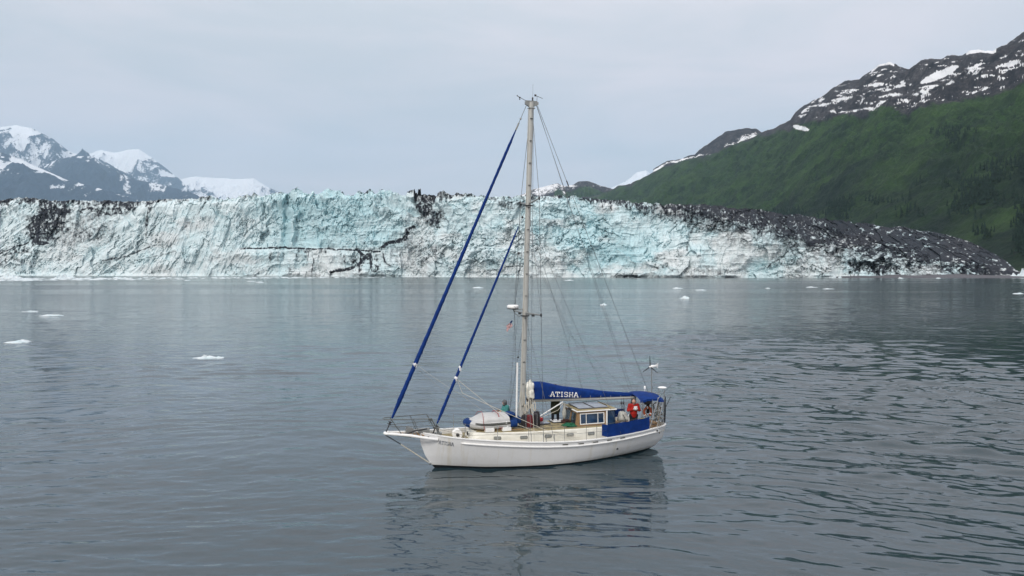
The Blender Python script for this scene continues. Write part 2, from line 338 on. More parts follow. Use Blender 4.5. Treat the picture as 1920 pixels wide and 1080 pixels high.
    grime = g.ramp(vn, [(.54, 0.), (.72, .30)]); ice = g.mix(grime, ice, (.26, .32, .34))  # dark flecks: dirt and crevice shading painted together
    hair = g.noise(.22, 7, .7, (1, 1, .45), 1.2); ice = g.mix(g.ramp(hair, [(.485, 0.), (.50, .25), (.515, 0.)]), ice, (.20, .28, .31))  # thin crevice lines, their darkness painted into the ice colour
    vn3 = g.noise(.30, 8, .78, (1, 1, .4), .6); vd = g.noise(.16, 7, .75, (1.5, 1, 1.6), .8, (0, .7, 0))
    dirt_shade = g.math('MULTIPLY', (ad, 2), .92)  # rock dirt together with the painted cave and crevice shade
    dm = g.math('ADD', dirt_shade, g.math('MULTIPLY', g.math('SUBTRACT', vn3, .5), 1.0))
    dm = g.math('ADD', dm, g.math('MULTIPLY', g.math('SUBTRACT', vd, .5), .6))
    dm = g.math('ADD', dm, g.math('MULTIPLY', g.math('SUBTRACT', fine_n, .5), .5))
    rock = g.ramp(fine_n, [(.3, (.006, .007, .012)), (.72, (.024, .026, .038))])
    g.col(g.mix(g.ramp(dm, [(.22, 0.), (.50, .48), (.80, .97)]), ice, rock)); g.set(Roughness=.8); g.b.inputs['Specular IOR Level'].default_value = .1
    g.bump(fine_n, .3, .4, g.bump(vn, .6, 1.2))
    grit = pink
    o = grid_object('glacier', P, g.m, dict(debris_shade=d, blue=blue, grit=grit), smooth=False)
    return setp(o, kind='structure')
make_glacier()

# ---------------------------------------------------------------- mountains
def make_mountain(name, prof, Rr, Rf, mat, ncol, nrow, maskf, gully=120, amp=.22, power=1.3, crest_j=2.5, seed=0, label=None, dtail=.25):
    p = np.array(prof, float); cols = np.linspace(p[0, 0], p[-1, 0], ncol)
    rr = ip(cols, Rr); rf = ip(cols, Rf)
    rrow = np.interp(cols, p[:, 0], p[:, 1]) - (fbm(cols / 22, cols * 0, oct=6, gain=.6, seed=seed) - .5) * 2 * crest_j
    az, k = sight(cols, rrow); zr = CAM_H + k * rr
    nb = max(6, nrow // 6)
    t = np.concatenate([np.linspace(0, 1, nrow), 1 + np.linspace(0, dtail, nb + 1)[1:]])[:, None]
    D = rf[None] + (rr - rf)[None] * t; X = az[None] * D
    front = np.clip(t, 0, 1) ** power
    Z = zr[None] * np.where(t <= 1, front, 1 - (t - 1) * 1.4)
    wx = X + 1.5 * gully * (fbm(X / gully / 3, D / gully / 3, oct=3, seed=seed + 40) - .5); 
    n = fbm(wx / gully, D / gully / 1.8, oct=6, gain=.52, seed=seed + 50, ridged=True) - .42
    big = fbm(X / gully / 5, D / gully / 5, oct=3, seed=seed + 60) - .5
    env = np.clip(t * 2.5, 0, 1) * (1 - .97 * sstep(.86, 1.0, t))
    A = amp * (rr - rf)[None] * .25
    n2_ = fbm(wx / gully * 4.3, D / gully * 2.6, oct=5, gain=.6, seed=seed + 90, ridged=True) - .42
    Z2 = Z + (n * gully * amp * 2.6 + n2_ * gully * amp * .7 + big * A * 1.2) * env + n * gully * amp * .5 * sstep(1, 1.06, t)
    Z2 = np.where(t < .02, np.minimum(Z2, Z), Z2)
    row = slope2row((Z2 - CAM_H) / D); px = np.broadcast_to(cols[None], D.shape)
    attrs = maskf(px, row, row - np.interp(cols, p[:, 0], p[:, 1])[None], X, D, Z2, n + .6 * n2_)
    attrs['low'] = sstep(.62, .22, t + 0 * Z2 + (fbm(X / 260, D / 260, oct=4, seed=seed + 7) - .5) * .7) * sstep(4500, 3600, D)
    o = grid_object(name, np.stack([X, D, Z2], -1), mat, attrs, smooth=True)
    setp(o, kind='structure'); return o, (cols, rr, rf, X, D, Z2, row)
def alpine_mat(name, rock1, rock2, snow, sc):
    g = G(name); s = g.attr('snow'); gr = g.attr('green')
    n1 = g.noise(sc, 8, .74, (1, 1, .5), .5); n2 = g.noise(sc * 6, 5, .65); n3 = g.noise(sc * .35, 4, .6)
    rock = g.mix(g.ramp(n2, [(.4, 0.), (.62, .75)]), g.ramp(n1, [(.40, rock1), (.62, rock2)]), rock1)
    veg = g.mix(g.ramp(n1, [(.42, 0.), (.58, 1.)]), (.009, .025, .011), (.034, .074, .022))
    veg = g.mix(g.ramp(n2, [(.42, 0.), (.60, .6)]), veg, (.006, .016, .010))
    low = g.attr('low'); veg = g.mix(g.math('MULTIPLY', (low, 2), .8), veg, (.006, .016, .012))
    veg = g.mix(g.ramp(n3, [(.45, 0.), (.7, .45)]), veg, (.056, .105, .030))
    gm = g.math('ADD', (gr, 2), g.math('MULTIPLY', g.math('SUBTRACT', n1, .5), .9))
    c = g.mix(g.ramp(gm, [(.40, 0.), (.60, 1.)]), rock, veg)
    sm = g.math('ADD', (s, 2), g.math('MULTIPLY', g.math('SUBTRACT', n1, .5), 1.3))
    sm = g.math('ADD', sm, g.math('MULTIPLY', g.math('SUBTRACT', n2, .5), 1.0))
    c = g.mix(g.ramp(sm, [(.46, 0.), (.58, 1.)]), c, snow)
    g.col(c); g.set(Roughness=.9); g.b.inputs['Specular IOR Level'].default_value = .15
    g.bump(n2, .6, .12 / sc, g.bump(n1, .7, .35 / sc)); return g.m
M_FAR = alpine_mat('far_snowy_rock', (.008, .018, .038), (.025, .042, .07), (.84, .86, .88), .0028)
M_RIGHT = alpine_mat('green_mountain_slope', (.018, .019, .024), (.098, .092, .096), (.78, .79, .80), .02)
def m_far(thr, soft, base=0.0, colx=None):
    def f(px, row, dy, X, D, Z, n):
        big = fbm(X / 1800, D / 1800, oct=5, seed=91)
        s = .56 + (thr - row) / soft * .5 + 1.3 * (big - .5) - n * 1.7 + base
        return dict(snow=np.clip(s, 0, 1), green=np.zeros_like(px))
    return f
# left range, farthest first
make_mountain('distant_mountain', [(-420, 300), (-200, 262), (-60, 246), (0, 238), (30, 236), (60, 241), (100, 262), (122, 280), (135, 287), (165, 290), (200, 306), (250, 335), (300, 360), (360, 385)],
              [(-420, 27000), (360, 25000)], [(-420, 19000), (360, 20000)], M_FAR, 520, 200, m_far(325, 95, .05), 840, .5, 1.25, 3, 1)
make_mountain('distant_peak', [(110, 320), (150, 296), (175, 286), (190, 281), (215, 286), (240, 281), (260, 279), (285, 296), (305, 311), (330, 331), (355, 353), (385, 374), (400, 382)],
              [(110, 31000), (400, 30000)], [(110, 24000), (400, 25000)], M_FAR, 300, 150, m_far(340, 60, .35), 1200, .35, 1.2, 1.5, 9)
make_mountain('snow_dome', [(300, 372), (335, 337), (365, 331), (400, 333), (440, 336), (475, 334), (500, 350), (525, 362), (560, 366), (600, 380)],
              [(300, 30400), (600, 30400)], [(300, 24800), (600, 24800)], M_FAR, 260, 90, m_far(368, 45, .6), 1400, .22, 1.1, 1.2, 12)
make_mountain('rocky_foothill', [(-420, 350), (60, 320), (105, 300), (140, 292), (165, 292), (200, 310), (250, 336), (290, 345), (330, 352), (360, 362), (400, 384)],
              [(-420, 21000), (400, 21000)], [(-420, 16400), (400, 16800)], M_FAR, 420, 130, m_far(318, 60, .12), 600, .4, 1.2, 3, 21)
make_mountain('dark_ridge', [(-420, 240), (-150, 262), (0, 284), (40, 300), (75, 314), (120, 336), (180, 352), (230, 366), (270, 380), (320, 372), (350, 366), (380, 378), (400, 384)],
              [(-420, 17600), (400, 17600)], [(-420, 12400), (400, 14000)], M_FAR, 420, 150, m_far(290, 110, .12), 520, .33, 1.25, 2.5, 33)
# right of the mast
def m_e(px, row, dy, X, D, Z, n):
    s = np.clip(.62 - dy / 60 + .8 * (fbm(px / 14, row / 7, oct=4, seed=4) - .5) - (px > 1060) * .22, 0, 1)
    return dict(snow=s, green=np.clip((dy - 4) / 14 * (px > 1040), 0, 1))
make_mountain('low_snowy_hill', [(940, 384), (985, 362), (1000, 354), (1020, 350), (1045, 343), (1060, 349), (1075, 347), (1085, 341), (1103, 339), (1130, 349), (1150, 355), (1175, 366), (1210, 392)],
              [(940, 7400), (1210, 7000)], [(940, 5600), (1210, 5400)], M_RIGHT, 260, 90, m_e, 160, .3, 1.2, 2, 44)
make_mountain('white_peak', [(1120, 372), (1145, 353), (1160, 346), (1176, 338), (1195, 323), (1211, 319), (1226, 331), (1240, 345), (1270, 372)],
              [(1120, 29000), (1270, 29000)], [(1120, 25000), (1270, 25000)], M_FAR, 120, 60, m_far(362, 40, .5), 1000, .25, 1.1, 1, 55)
def m_g(px, row, dy, X, D, Z, n):
    q = fbm(px / 10 + row / 20, row / 5, oct=4, seed=14)
    c = np.interp(px, [1250, 1300, 1340, 1420], [4, 3, 38, 14]); w = np.interp(px, [1250, 1300, 1345, 1420], [5, 4, 13, 12])
    s = np.clip(1.05 - abs(dy - c) / w, 0, 1) * .75 + (q - .5) * .8
    return dict(snow=np.clip(s, 0, 1) * (dy < 60), green=np.clip((dy - 45) / 20, 0, 1))
make_mountain('rocky_summit', [(1225, 318), (1250, 302), (1275, 297), (1303, 290), (1312, 279), (1340, 262), (1360, 247), (1385, 242), (1403, 240), (1418, 242), (1430, 250), (1470, 280), (1540, 330)],
              [(1225, 5600), (1540, 5400)], [(1225, 4300), (1540, 4400)], M_RIGHT, 300, 120, m_g, 140, .32, 1.15, 3, 66)
RIDGE = [(1090, 376), (1130, 362), (1160, 350), (1185, 343), (1215, 327), (1240, 312), (1265, 304), (1300, 294), (1330, 289), (1370, 272), (1405, 258), (1432, 247), (1455, 238), (1482, 224), (1492, 209), (1520, 191), (1545, 176), (1565, 162),
         (1590, 150), (1612, 148), (1630, 136), (1648, 121), (1668, 117), (1690, 126), (1705, 130), (1725, 116), (1745, 111), (1775, 107), (1800, 103), (1818, 96), (1840, 93), (1862, 96), (1885, 84), (1905, 72), (1920, 62), (1990, 30), (2100, -20), (2300, -70), (2500, -80)]
def m_h(px, row, dy, X, D, Z, n):
    q = fbm(px / 15 + row / 14, row / 3.6 + px / 26, oct=5, gain=.62, seed=24); q2 = fbm(px / 7, row / 4, oct=3, seed=25)
    c = np.interp(px, [1480, 1530, 1580, 1630, 1680, 1730, 1780, 1850, 1920, 2100, 2500], [10, 12, 36, 45, 50, 58, 40, 42, 50, 60, 70])
    w = np.interp(px, [1440, 1500, 1560, 1640, 1700, 1760, 1850, 1920, 2500], [2, 9, 22, 38, 30, 20, 24, 30, 36])
    s = np.clip(1.0 - abs(dy - c) / w, 0, 1) ** .7 * .44 + (q - .5) * 2.4 + (q2 - .5) * .3
    s = s * 1.25 - n * .55; s = np.where((px > 1440) & (dy < 105), s, 0); s = s * sstep(1475, 1520, px)
    s = np.maximum(s, 1.2 * (ell(px, row, 1502, 240, 18, 5, .25) > .12)); s = np.maximum(s, 1.3 * sstep(.1, .3, ell(px, row, 1762, 140, 48, 9, -.42)))
    s = np.maximum(s, .7 * sstep(7, 2, dy) * (np.abs(px - 1655) < 22) ); s = np.maximum(s, .8 * sstep(8, 3, dy) * (np.abs(px - 1840) < 28))
    lim = np.interp(px, [1090, 1300, 1420, 1470, 1520, 1580, 1650, 1750, 1850, 1920, 2500], [0, 2, 4, 14, 40, 62, 84, 84, 88, 92, 100])
    s = s * sstep(lim + 10, lim - 8, dy) + 1.2 * (ell(px, row, 1502, 240, 18, 5, .25) > .12)
    g = np.clip(.5 + (dy - lim) / 26 + (fbm(px / 20, row / 10, oct=4, seed=27) - .5) * .7, 0, 1)
    return dict(snow=np.clip(s, 0, 1), green=g)
MT, MTD = make_mountain('mountain', RIDGE, [(1090, 6000), (1300, 4700), (1430, 4000), (1700, 3000), (1920, 2500), (2500, 1900)],
              [(1090, 3200), (1400, 1900), (1600, 1250), (1750, 990), (1860, 830), (1920, 772), (2500, 640)], M_RIGHT, 1100, 420, m_h, 90, .26, 1.28, 5, 72)

# ---------------------------------------------------------------- gravel beach at the right end of the ice
def make_beach():
    cols = np.linspace(1535, 2500, 240); t = np.linspace(0, 1, 24)[:, None]
    near = ip(cols, [(1535, 700), (1560, 694), (1600, 688), (1700, 690), (1920, 690), (2500, 610)]); far = near + ip(cols, [(1535, 6), (1570, 40), (1800, 60), (1920, 110), (2500, 110)])
    az = sight(cols, 500 + 0 * cols)[0]; D = near + (far - near) * t
    D[0] = D[0] + (fbm(cols / 12, 0 * cols, oct=4, seed=3) - .5) * 9
    X = az * D; Z = -.25 + 6.2 * t ** .8 + (fbm(X / 9, D / 9, oct=4, seed=2) - .5) * 1.6 * t
    return setp(grid_object('beach', np.stack([X, D, Z], -1), simple('dark_gravel', (.085, .085, .095), .9, .35, .8, bump=.2)), kind='structure')
make_beach()

# ---------------------------------------------------------------- conifers on the lower slope: one far-off wood
def make_forest():
    cols, rr, rf, X, D, Z, row = MTD; nr, nc = X.shape; V, Fc = [], []
    px = np.broadcast_to(cols[None], X.shape)
    den = np.maximum.reduce([1.4 * sstep(0, .5, ell(px, row, 1940, 345, 260, 62, -.12)), .9 * sstep(0, .5, ell(px, row, 1690, 392, 190, 26)), .8 * sstep(0, .4, ell(px, row, 1950, 420, 130, 70)),
                             .5 * sstep(0, .4, ell(px, row, 1580, 405, 160, 18)), .35 * sstep(0, .3, ell(px, row, 1790, 260, 60, 22))]) * sstep(.38, .62, fbm(px / 45, row / 22, oct=4, seed=6))
    area = np.gradient(X, axis=1) * np.gradient(D, axis=0); pr = (den * np.abs(area)).ravel(); pr[(row > 505).ravel()] = 0; pr /= pr.sum()
    pick = RNG.choice(pr.size, 5200, p=pr)
    for i in pick:
        r, c = divmod(int(i), nc)
        x, y, z = X[r, c] + RNG.normal(0, 3), D[r, c] + RNG.normal(0, 4), Z[r, c] - .8
        h = RNG.uniform(9, 20); w = h * RNG.uniform(.15, .22); b = len(V); a0 = RNG.uniform(0, 3)
        for lv, (z0, z1, ww) in enumerate(((.08, .5, 1.), (.34, .74, .72), (.58, 1., .46))):
            for j in range(6):
                a = a0 + j * math.pi / 3 + lv; q = ww * w * (1 if j % 2 else .62)
                V.append((x + q * math.cos(a), y + q * math.sin(a), z + h * (z0 + (.04 if j % 2 else 0))))
            V.append((x, y, z + h * z1)); k = b + lv * 7
            Fc += [(k + j, k + (j + 1) % 6, k + 6) for j in range(6)]
    me = bpy.data.meshes.new('conifer_wood'); me.from_pydata(V, [], Fc)
    me.materials.append(simple('conifer_needles', (.016, .030, .022), .9, .4, .15, spec=.1))
    o = bpy.data.objects.new('conifer_wood', me); SC.collection.objects.link(o)
    setp(o, 'dark conifer wood in patches low on the green mountain slope at right', 'forest', kind='stuff')
make_forest()

# ---------------------------------------------------------------- ice afloat
def ice_mat():
    g = G('floating_ice'); n = g.noise(2.5, 5, .6); n2 = g.noise(.8, 3, .5)
    c = g.mix(g.ramp(n2, [(.4, 0.), (.7, .6)]), (.62, .67, .69), (.40, .58, .62)); g.col(g.mix(g.ramp(n, [(.62, 0.), (.8, .5)]), c, (.35, .40, .42)))
    g.set(Roughness=.4); g.bump(n, .6, .08); return g.m
M_ICE = ice_mat()
def rock_ice(V, Fc, x, y, w, d, h, seed, n=20):
    """lumpy low floe: rings of an irregular dome that starts under the water"""
    b = len(V); rings = [(-.35, .92), (-.05, 1.0), (.12, .96), (.35, .82), (.6, .55), (.85, .28)]
    rn = np.random.default_rng(seed); ph = rn.uniform(0, 6.28, 6); tilt = rn.uniform(-.5, .5)
    pk = rn.uniform(-.5, .5)
    for zz, rr in rings:
        for j in range(n):
            a = 2 * math.pi * j / n
            k = 1 + .16 * math.sin(2 * a + ph[0]) + .12 * math.sin(3 * a + ph[1]) + .09 * math.sin(5 * a + ph[2]) + rn.uniform(-.05, .05)
            cx = math.cos(a) * rr * k + pk * max(0, zz) * .5; z = zz * h
            if zz > 0: z *= 1 + tilt * cx + .5 * math.sin(cx * 7 + ph[3]) * .6 + rn.uniform(-.25, .25)
            V.append((x + cx * w / 2, y + math.sin(a) * rr * k * d / 2, z))
    V.append((x + pk * w * .2, y, h * (.95 + rn.uniform(-.2, .3))))
    for i in range(len(rings) - 1):
        for j in range(n):
            Fc.append((b + i * n + j, b + i * n + (j + 1) % n, b + (i + 1) * n + (j + 1) % n, b + (i + 1) * n + j))
    k = b + (len(rings) - 1) * n
    Fc += [(k + j, k + (j + 1) % n, len(V) - 1) for j in range(n)]
def mesh_obj(name, V, Fc, mat, smooth=False, parent=None):
    me = bpy.data.meshes.new(name); me.from_pydata(V, [], Fc); me.materials.append(mat)
    if smooth: me.polygons.foreach_set('use_smooth', [True] * len(me.polygons))
    me.update(); o = bpy.data.objects.new(name, me); SC.collection.objects.link(o)
    if parent: o.parent = parent
    return o
FLOES = [  # x, y, width, depth, height, name, label, group
 (-60.6, 89.6, 2.9, 2.0, .42, 'ice_floe', 'lumpy white ice floe nearest the left edge, in front of two flatter ones'),
 (-88.3, 140.0, 4.4, 2.2, .38, 'ice_floe', 'long flat white ice slab on the left, just right of a small pale sliver'),
 (-101.5, 153.9, 3.0, 1.6, .24, 'ice_floe', 'small pale half-sunk sliver of ice up and left of the long flat slab'),
 (-16.0, 337.0, 4.6, 3, .75, 'ice_floe', 'small white ice chunk between the two blue furled sails and the glacier'),
 (22.7, 180.7, 2.1, 1.6, .6, 'ice_floe', 'small pointed white ice chunk just right of the mast beyond the rigging lines'),
 (51.8, 218.8, 3.0, 2.2, 1.3, 'ice_floe', 'arched grey white ice block standing tallest among the floes right of the boat'),
 (74.3, 328.3, 4.6, 3, .7, 'ice_floe', 'white floe directly beyond the arched ice block, left one of a close pair'),
 (75.3+3, 304.3, 4.6, 3, .4, 'ice_floe', 'thin flat white floe right of and just below its partner beyond the arched block'),
 (114.8, 328.3, 2.8, 2, .45, 'ice_floe', 'tiny lone ice bit midway between the close pairs of floes on the right'),
 (142.1, 346.6, 5.0, 3, .6, 'ice_floe', 'white floe in the right-hand close pair, the farther and left one'),
 (138.5, 319.9, 5.4, 3, .45, 'ice_floe', 'flat white floe in the right-hand close pair, the nearer and right one'),
 (179.8, 259.9, 3.6, 2.4, .6, 'ice_floe', 'white floe near the right edge of the picture in the band of darker water'),
 (42.4, 542.6, 7, 4, .8, 'ice_floe', 'faint flat ice floe close under the glacier right of the mast'),
 (348, 655, 4.5, 3, 1.4, 'ice_floe', 'bright ice bit just off the dark gravel beach, left of two'),
 (382, 655, 4.5, 3, 1.1, 'ice_floe', 'bright ice bit just off the dark gravel beach, right of two'),
 (-162, 470, 5.5, 3, .8, 'ice_floe', 'small white floe below the glacier ledge, right of its fainter twin'),
 (-178, 500, 6, 3, .6, 'ice_floe', 'faint low floe below the glacier ledge, left of a whiter one'),
 (-240, 540, 5, 3, .7, 'ice_floe', 'small ice bit beyond the pale humped floe, nearest the brash ice'),
]
for i, (x, y, w, d, h, nm, lab) in enumerate(FLOES):
    V, Fc = [], []; rock_ice(V, Fc, 0, 0, w, d, h * .62, 100 + i)
    o = mesh_obj(nm, V, Fc, M_ICE); o.location = (x, y, 0); setp(o, lab, 'ice floe', 'ice floes adrift on the bay')
def berg(x, y, parts, label, name='ice_floe', cat='ice floe', mat=None):
    V, Fc = [], []
    for k, (dx, dy, w, d, h) in enumerate(parts): rock_ice(V, Fc, dx, dy, w, d, h, int(abs(x) * 7 + k * 13))
    o = mesh_obj(name, V, Fc, mat or M_ICE); o.location = (x, y, 0); return setp(o, label, cat)
berg(-30.7, 73.6, [(0, 0, 1.9, 1.1, .27), (-.9, .1, 1.6, .7, .10), (1.1, .1, 1.2, .7, .20), (-.3, 0, .5, .5, .36)], 'pale blue ice floe with a hump and low ends, alone left of the bow')
berg(-436, 634, [(0, 0, 12, 9, 3.8), (4, 1, 10, 8, 3.0), (-6, 0, 8, 7, 1.8), (9, 0, 8, 5, 1.4)], 'jagged pale iceberg at the far left edge below the glacier', 'iceberg', 'iceberg')
berg(-392, 636, [(-3, 0, 6, 6, 2.8), (3, 1, 9, 8, 3.7), (8, 1, 7, 6, 2.2), (1, -2, 5, 4, 2.2)], 'rounded white and grey iceberg second from the left edge below the glacier', 'iceberg', 'iceberg')
berg(-345, 640, [(0, 0, 9, 5, 1.4), (6, 0, 7, 4, 1.1), (11, 0, 5, 4, .8)], 'low broken ice float right of the two icebergs at left', 'iceberg', 'iceberg')
berg(302, 696, [(0, 0, 6, 5, 4), (4, -1, 5, 4, 2.8), (-4, 0, 4, 4, 2), (9, -2, 4, 3, 1.4)], 'heap of white ice stranded on the gravel beside the dark cave in the ice', 'ice_block', 'ice block')
berg(497, 712, [(0, 0, 14, 9, 7.5), (7, -1, 11, 8, 5.5), (-8, 0, 7, 6, 4)], 'large white ice block stranded on the beach at the far right end of the glacier', 'ice_block', 'ice block')
def make_brash():
    V, Fc = [], []; rn = np.random.default_rng(8)
    for k in range(700):
        px = rn.uniform(-250, 720) if k > 200 else rn.uniform(-250, 250)
        y = rn.uniform(520, 860) if px < 250 else rn.uniform(600, 800)
        lo = np.interp(px, [-250, 100, 400, 720], [500, 530, 620, 700]); y = rn.uniform(lo, lo + np.interp(px, [-250, 250, 720], [180, 130, 60]))
        az = sight(px, 500)[0]; w = rn.gamma(2, 1.3) + .8
        rock_ice(V, Fc, az * y, y, w, w * .7, min(.55, w * .07), 5000 + k, 8)
    setp(mesh_obj('brash_ice', V, Fc, M_ICE), 'band of broken brash ice drifting along the foot of the glacier at left', 'brash ice', kind='stuff')
make_brash()


# ================================================================ the ketch-rigged cutter at anchor
BANG = math.radians(18.33); BO = Vector((-3.53, 33.14, 0.0))
BX = Vector((math.cos(BANG), math.sin(BANG), 0)); BY = Vector((-BX.y, BX.x, 0))
def bworld(x, y, z): return BO + BX * x + BY * y + Vector((0, 0, z))
def empty(name, loc, rz=0, parent=None):
    o = bpy.data.objects.new(name, None); SC.collection.objects.link(o); o.location = loc; o.rotation_euler = (0, 0, rz)
    o.empty_display_size = .2
    if parent: o.parent = parent
    return o
class MB:
    def __init__(s): s.v, s.f = [], []
    def box(s, c, d, rz=0, taper=1.0, bev=0):
        b = len(s.v); cr, sr = math.cos(rz), math.sin(rz)
        for sz in (-1, 1):
            k = taper if sz > 0 else 1
            for sx, sy in ((-1, -1), (1, -1), (1, 1), (-1, 1)):
                x, y = sx * d[0] / 2 * k, sy * d[1] / 2 * k
                s.v.append((c[0] + x * cr - y * sr, c[1] + x * sr + y * cr, c[2] + sz * d[2] / 2))
        s.f += [tuple(b + i for i in q) for q in ((3, 2, 1, 0), (4, 5, 6, 7), (0, 1, 5, 4), (1, 2, 6, 5), (2, 3, 7, 6), (3, 0, 4, 7))]; return s
    def hexa(s, p8):          # 4 bottom + 4 top corners
        b = len(s.v); s.v += [tuple(p) for p in p8]
        s.f += [tuple(b + i for i in q) for q in ((3, 2, 1, 0), (4, 5, 6, 7), (0, 1, 5, 4), (1, 2, 6, 5), (2, 3, 7, 6), (3, 0, 4, 7))]; return s
    def loft(s, rings, closed=True, caps=True):
        b = len(s.v); n = len(rings[0])
        for r in rings: s.v += [tuple(p) for p in r]
        m = n if closed else n - 1
        for i in range(len(rings) - 1):
            for j in range(m):
                k = (j + 1) % n; s.f.append((b + i * n + j, b + i * n + k, b + (i + 1) * n + k, b + (i + 1) * n + j))
        if caps and closed:
            s.f.append(tuple(b + j for j in reversed(range(n)))); s.f.append(tuple(b + (len(rings) - 1) * n + j for j in range(n)))
        return s
    def tube(s, pts, r, n=8, flat=1.0):
        pts = [Vector(p) for p in pts]; rs = r if isinstance(r, (list, tuple)) else [r] * len(pts)
        rings = []; ref = None
        for i, p in enumerate(pts):
            d = (pts[min(i + 1, len(pts) - 1)] - pts[max(i - 1, 0)]); d = d.normalized() if d.length > 1e-9 else Vector((0, 0, 1))
            if ref is None: ref = d.cross(Vector((0, 1, 0)) if abs(d.y) < .8 else Vector((1, 0, 0))).normalized()
            ref = (ref - d * ref.dot(d)).normalized(); w = d.cross(ref)
            rings.append([p + (ref * math.cos(a) + w * math.sin(a) * flat) * rs[i] for a in (2 * math.pi * j / n for j in range(n))])
        return s.loft(rings)
    def lathe(s, prof, c, axis=(0, 0, 1), n=16):
        ax = Vector(axis).normalized(); u = ax.cross(Vector((0, 1, 0)) if abs(ax.y) < .8 else Vector((1, 0, 0))).normalized(); w = ax.cross(u); c = Vector(c)
        return s.loft([[c + ax * h + (u * math.cos(a) + w * math.sin(a)) * max(r, 1e-4) for a in (2 * math.pi * j / n for j in range(n))] for r, h in prof])
    def ball(s, c, r, n=12, m=8, sc=(1, 1, 1)):
        return s.loft([[(c[0] + sc[0] * r * math.sin(t) * math.cos(a), c[1] + sc[1] * r * math.sin(t) * math.sin(a), c[2] + sc[2] * r * math.cos(t))
                        for a in (2 * math.pi * j / n for j in range(n))] for t in (math.pi * (i + .02) / (m + .04) for i in range(m + 1))])
    def fgrid(s, fn, us, vs):
        b = len(s.v); nv = len(vs)
        for u in us:
            for v in vs: s.v.append(tuple(fn(u, v)))
        for i in range(len(us) - 1):
            for j in range(nv - 1): s.f.append((b + i * nv + j, b + i * nv + j + 1, b + (i + 1) * nv + j + 1, b + (i + 1) * nv + j))
        return s
    def build(s, name, mat, parent=None, smooth=False, origin=(0, 0, 0), bevel=0):
        V = [(x - origin[0], y - origin[1], z - origin[2]) for x, y, z in s.v]
        me = bpy.data.meshes.new(name); me.from_pydata(V, [], s.f)
        if bevel or smooth:
            bm = bmesh.new(); bm.from_mesh(me); bmesh.ops.recalc_face_normals(bm, faces=bm.faces)
            if bevel:
                es = [e for e in bm.edges if len(e.link_faces) == 2 and e.calc_face_angle(0) > .6]
                bmesh.ops.bevel(bm, geom=es, offset=bevel, segments=2, affect='EDGES', clamp_overlap=True)
            bm.to_mesh(me); bm.free()
        me.materials.append(mat); me.update()
        if smooth:
            me.polygons.foreach_set('use_smooth', [True] * len(me.polygons))
            try: me.set_sharp_from_angle(angle=math.radians(42))
            except Exception: pass
        o = bpy.data.objects.new(name, me); SC.collection.objects.link(o)
        if parent: o.parent = parent
        return o
def lerp_pts(a, b, n, sag=0):
    a, b = Vector(a), Vector(b)
    return [a.lerp(b, i / n) + Vector((0, 0, -sag * 4 * (i / n) * (1 - i / n))) for i in range(n + 1)]

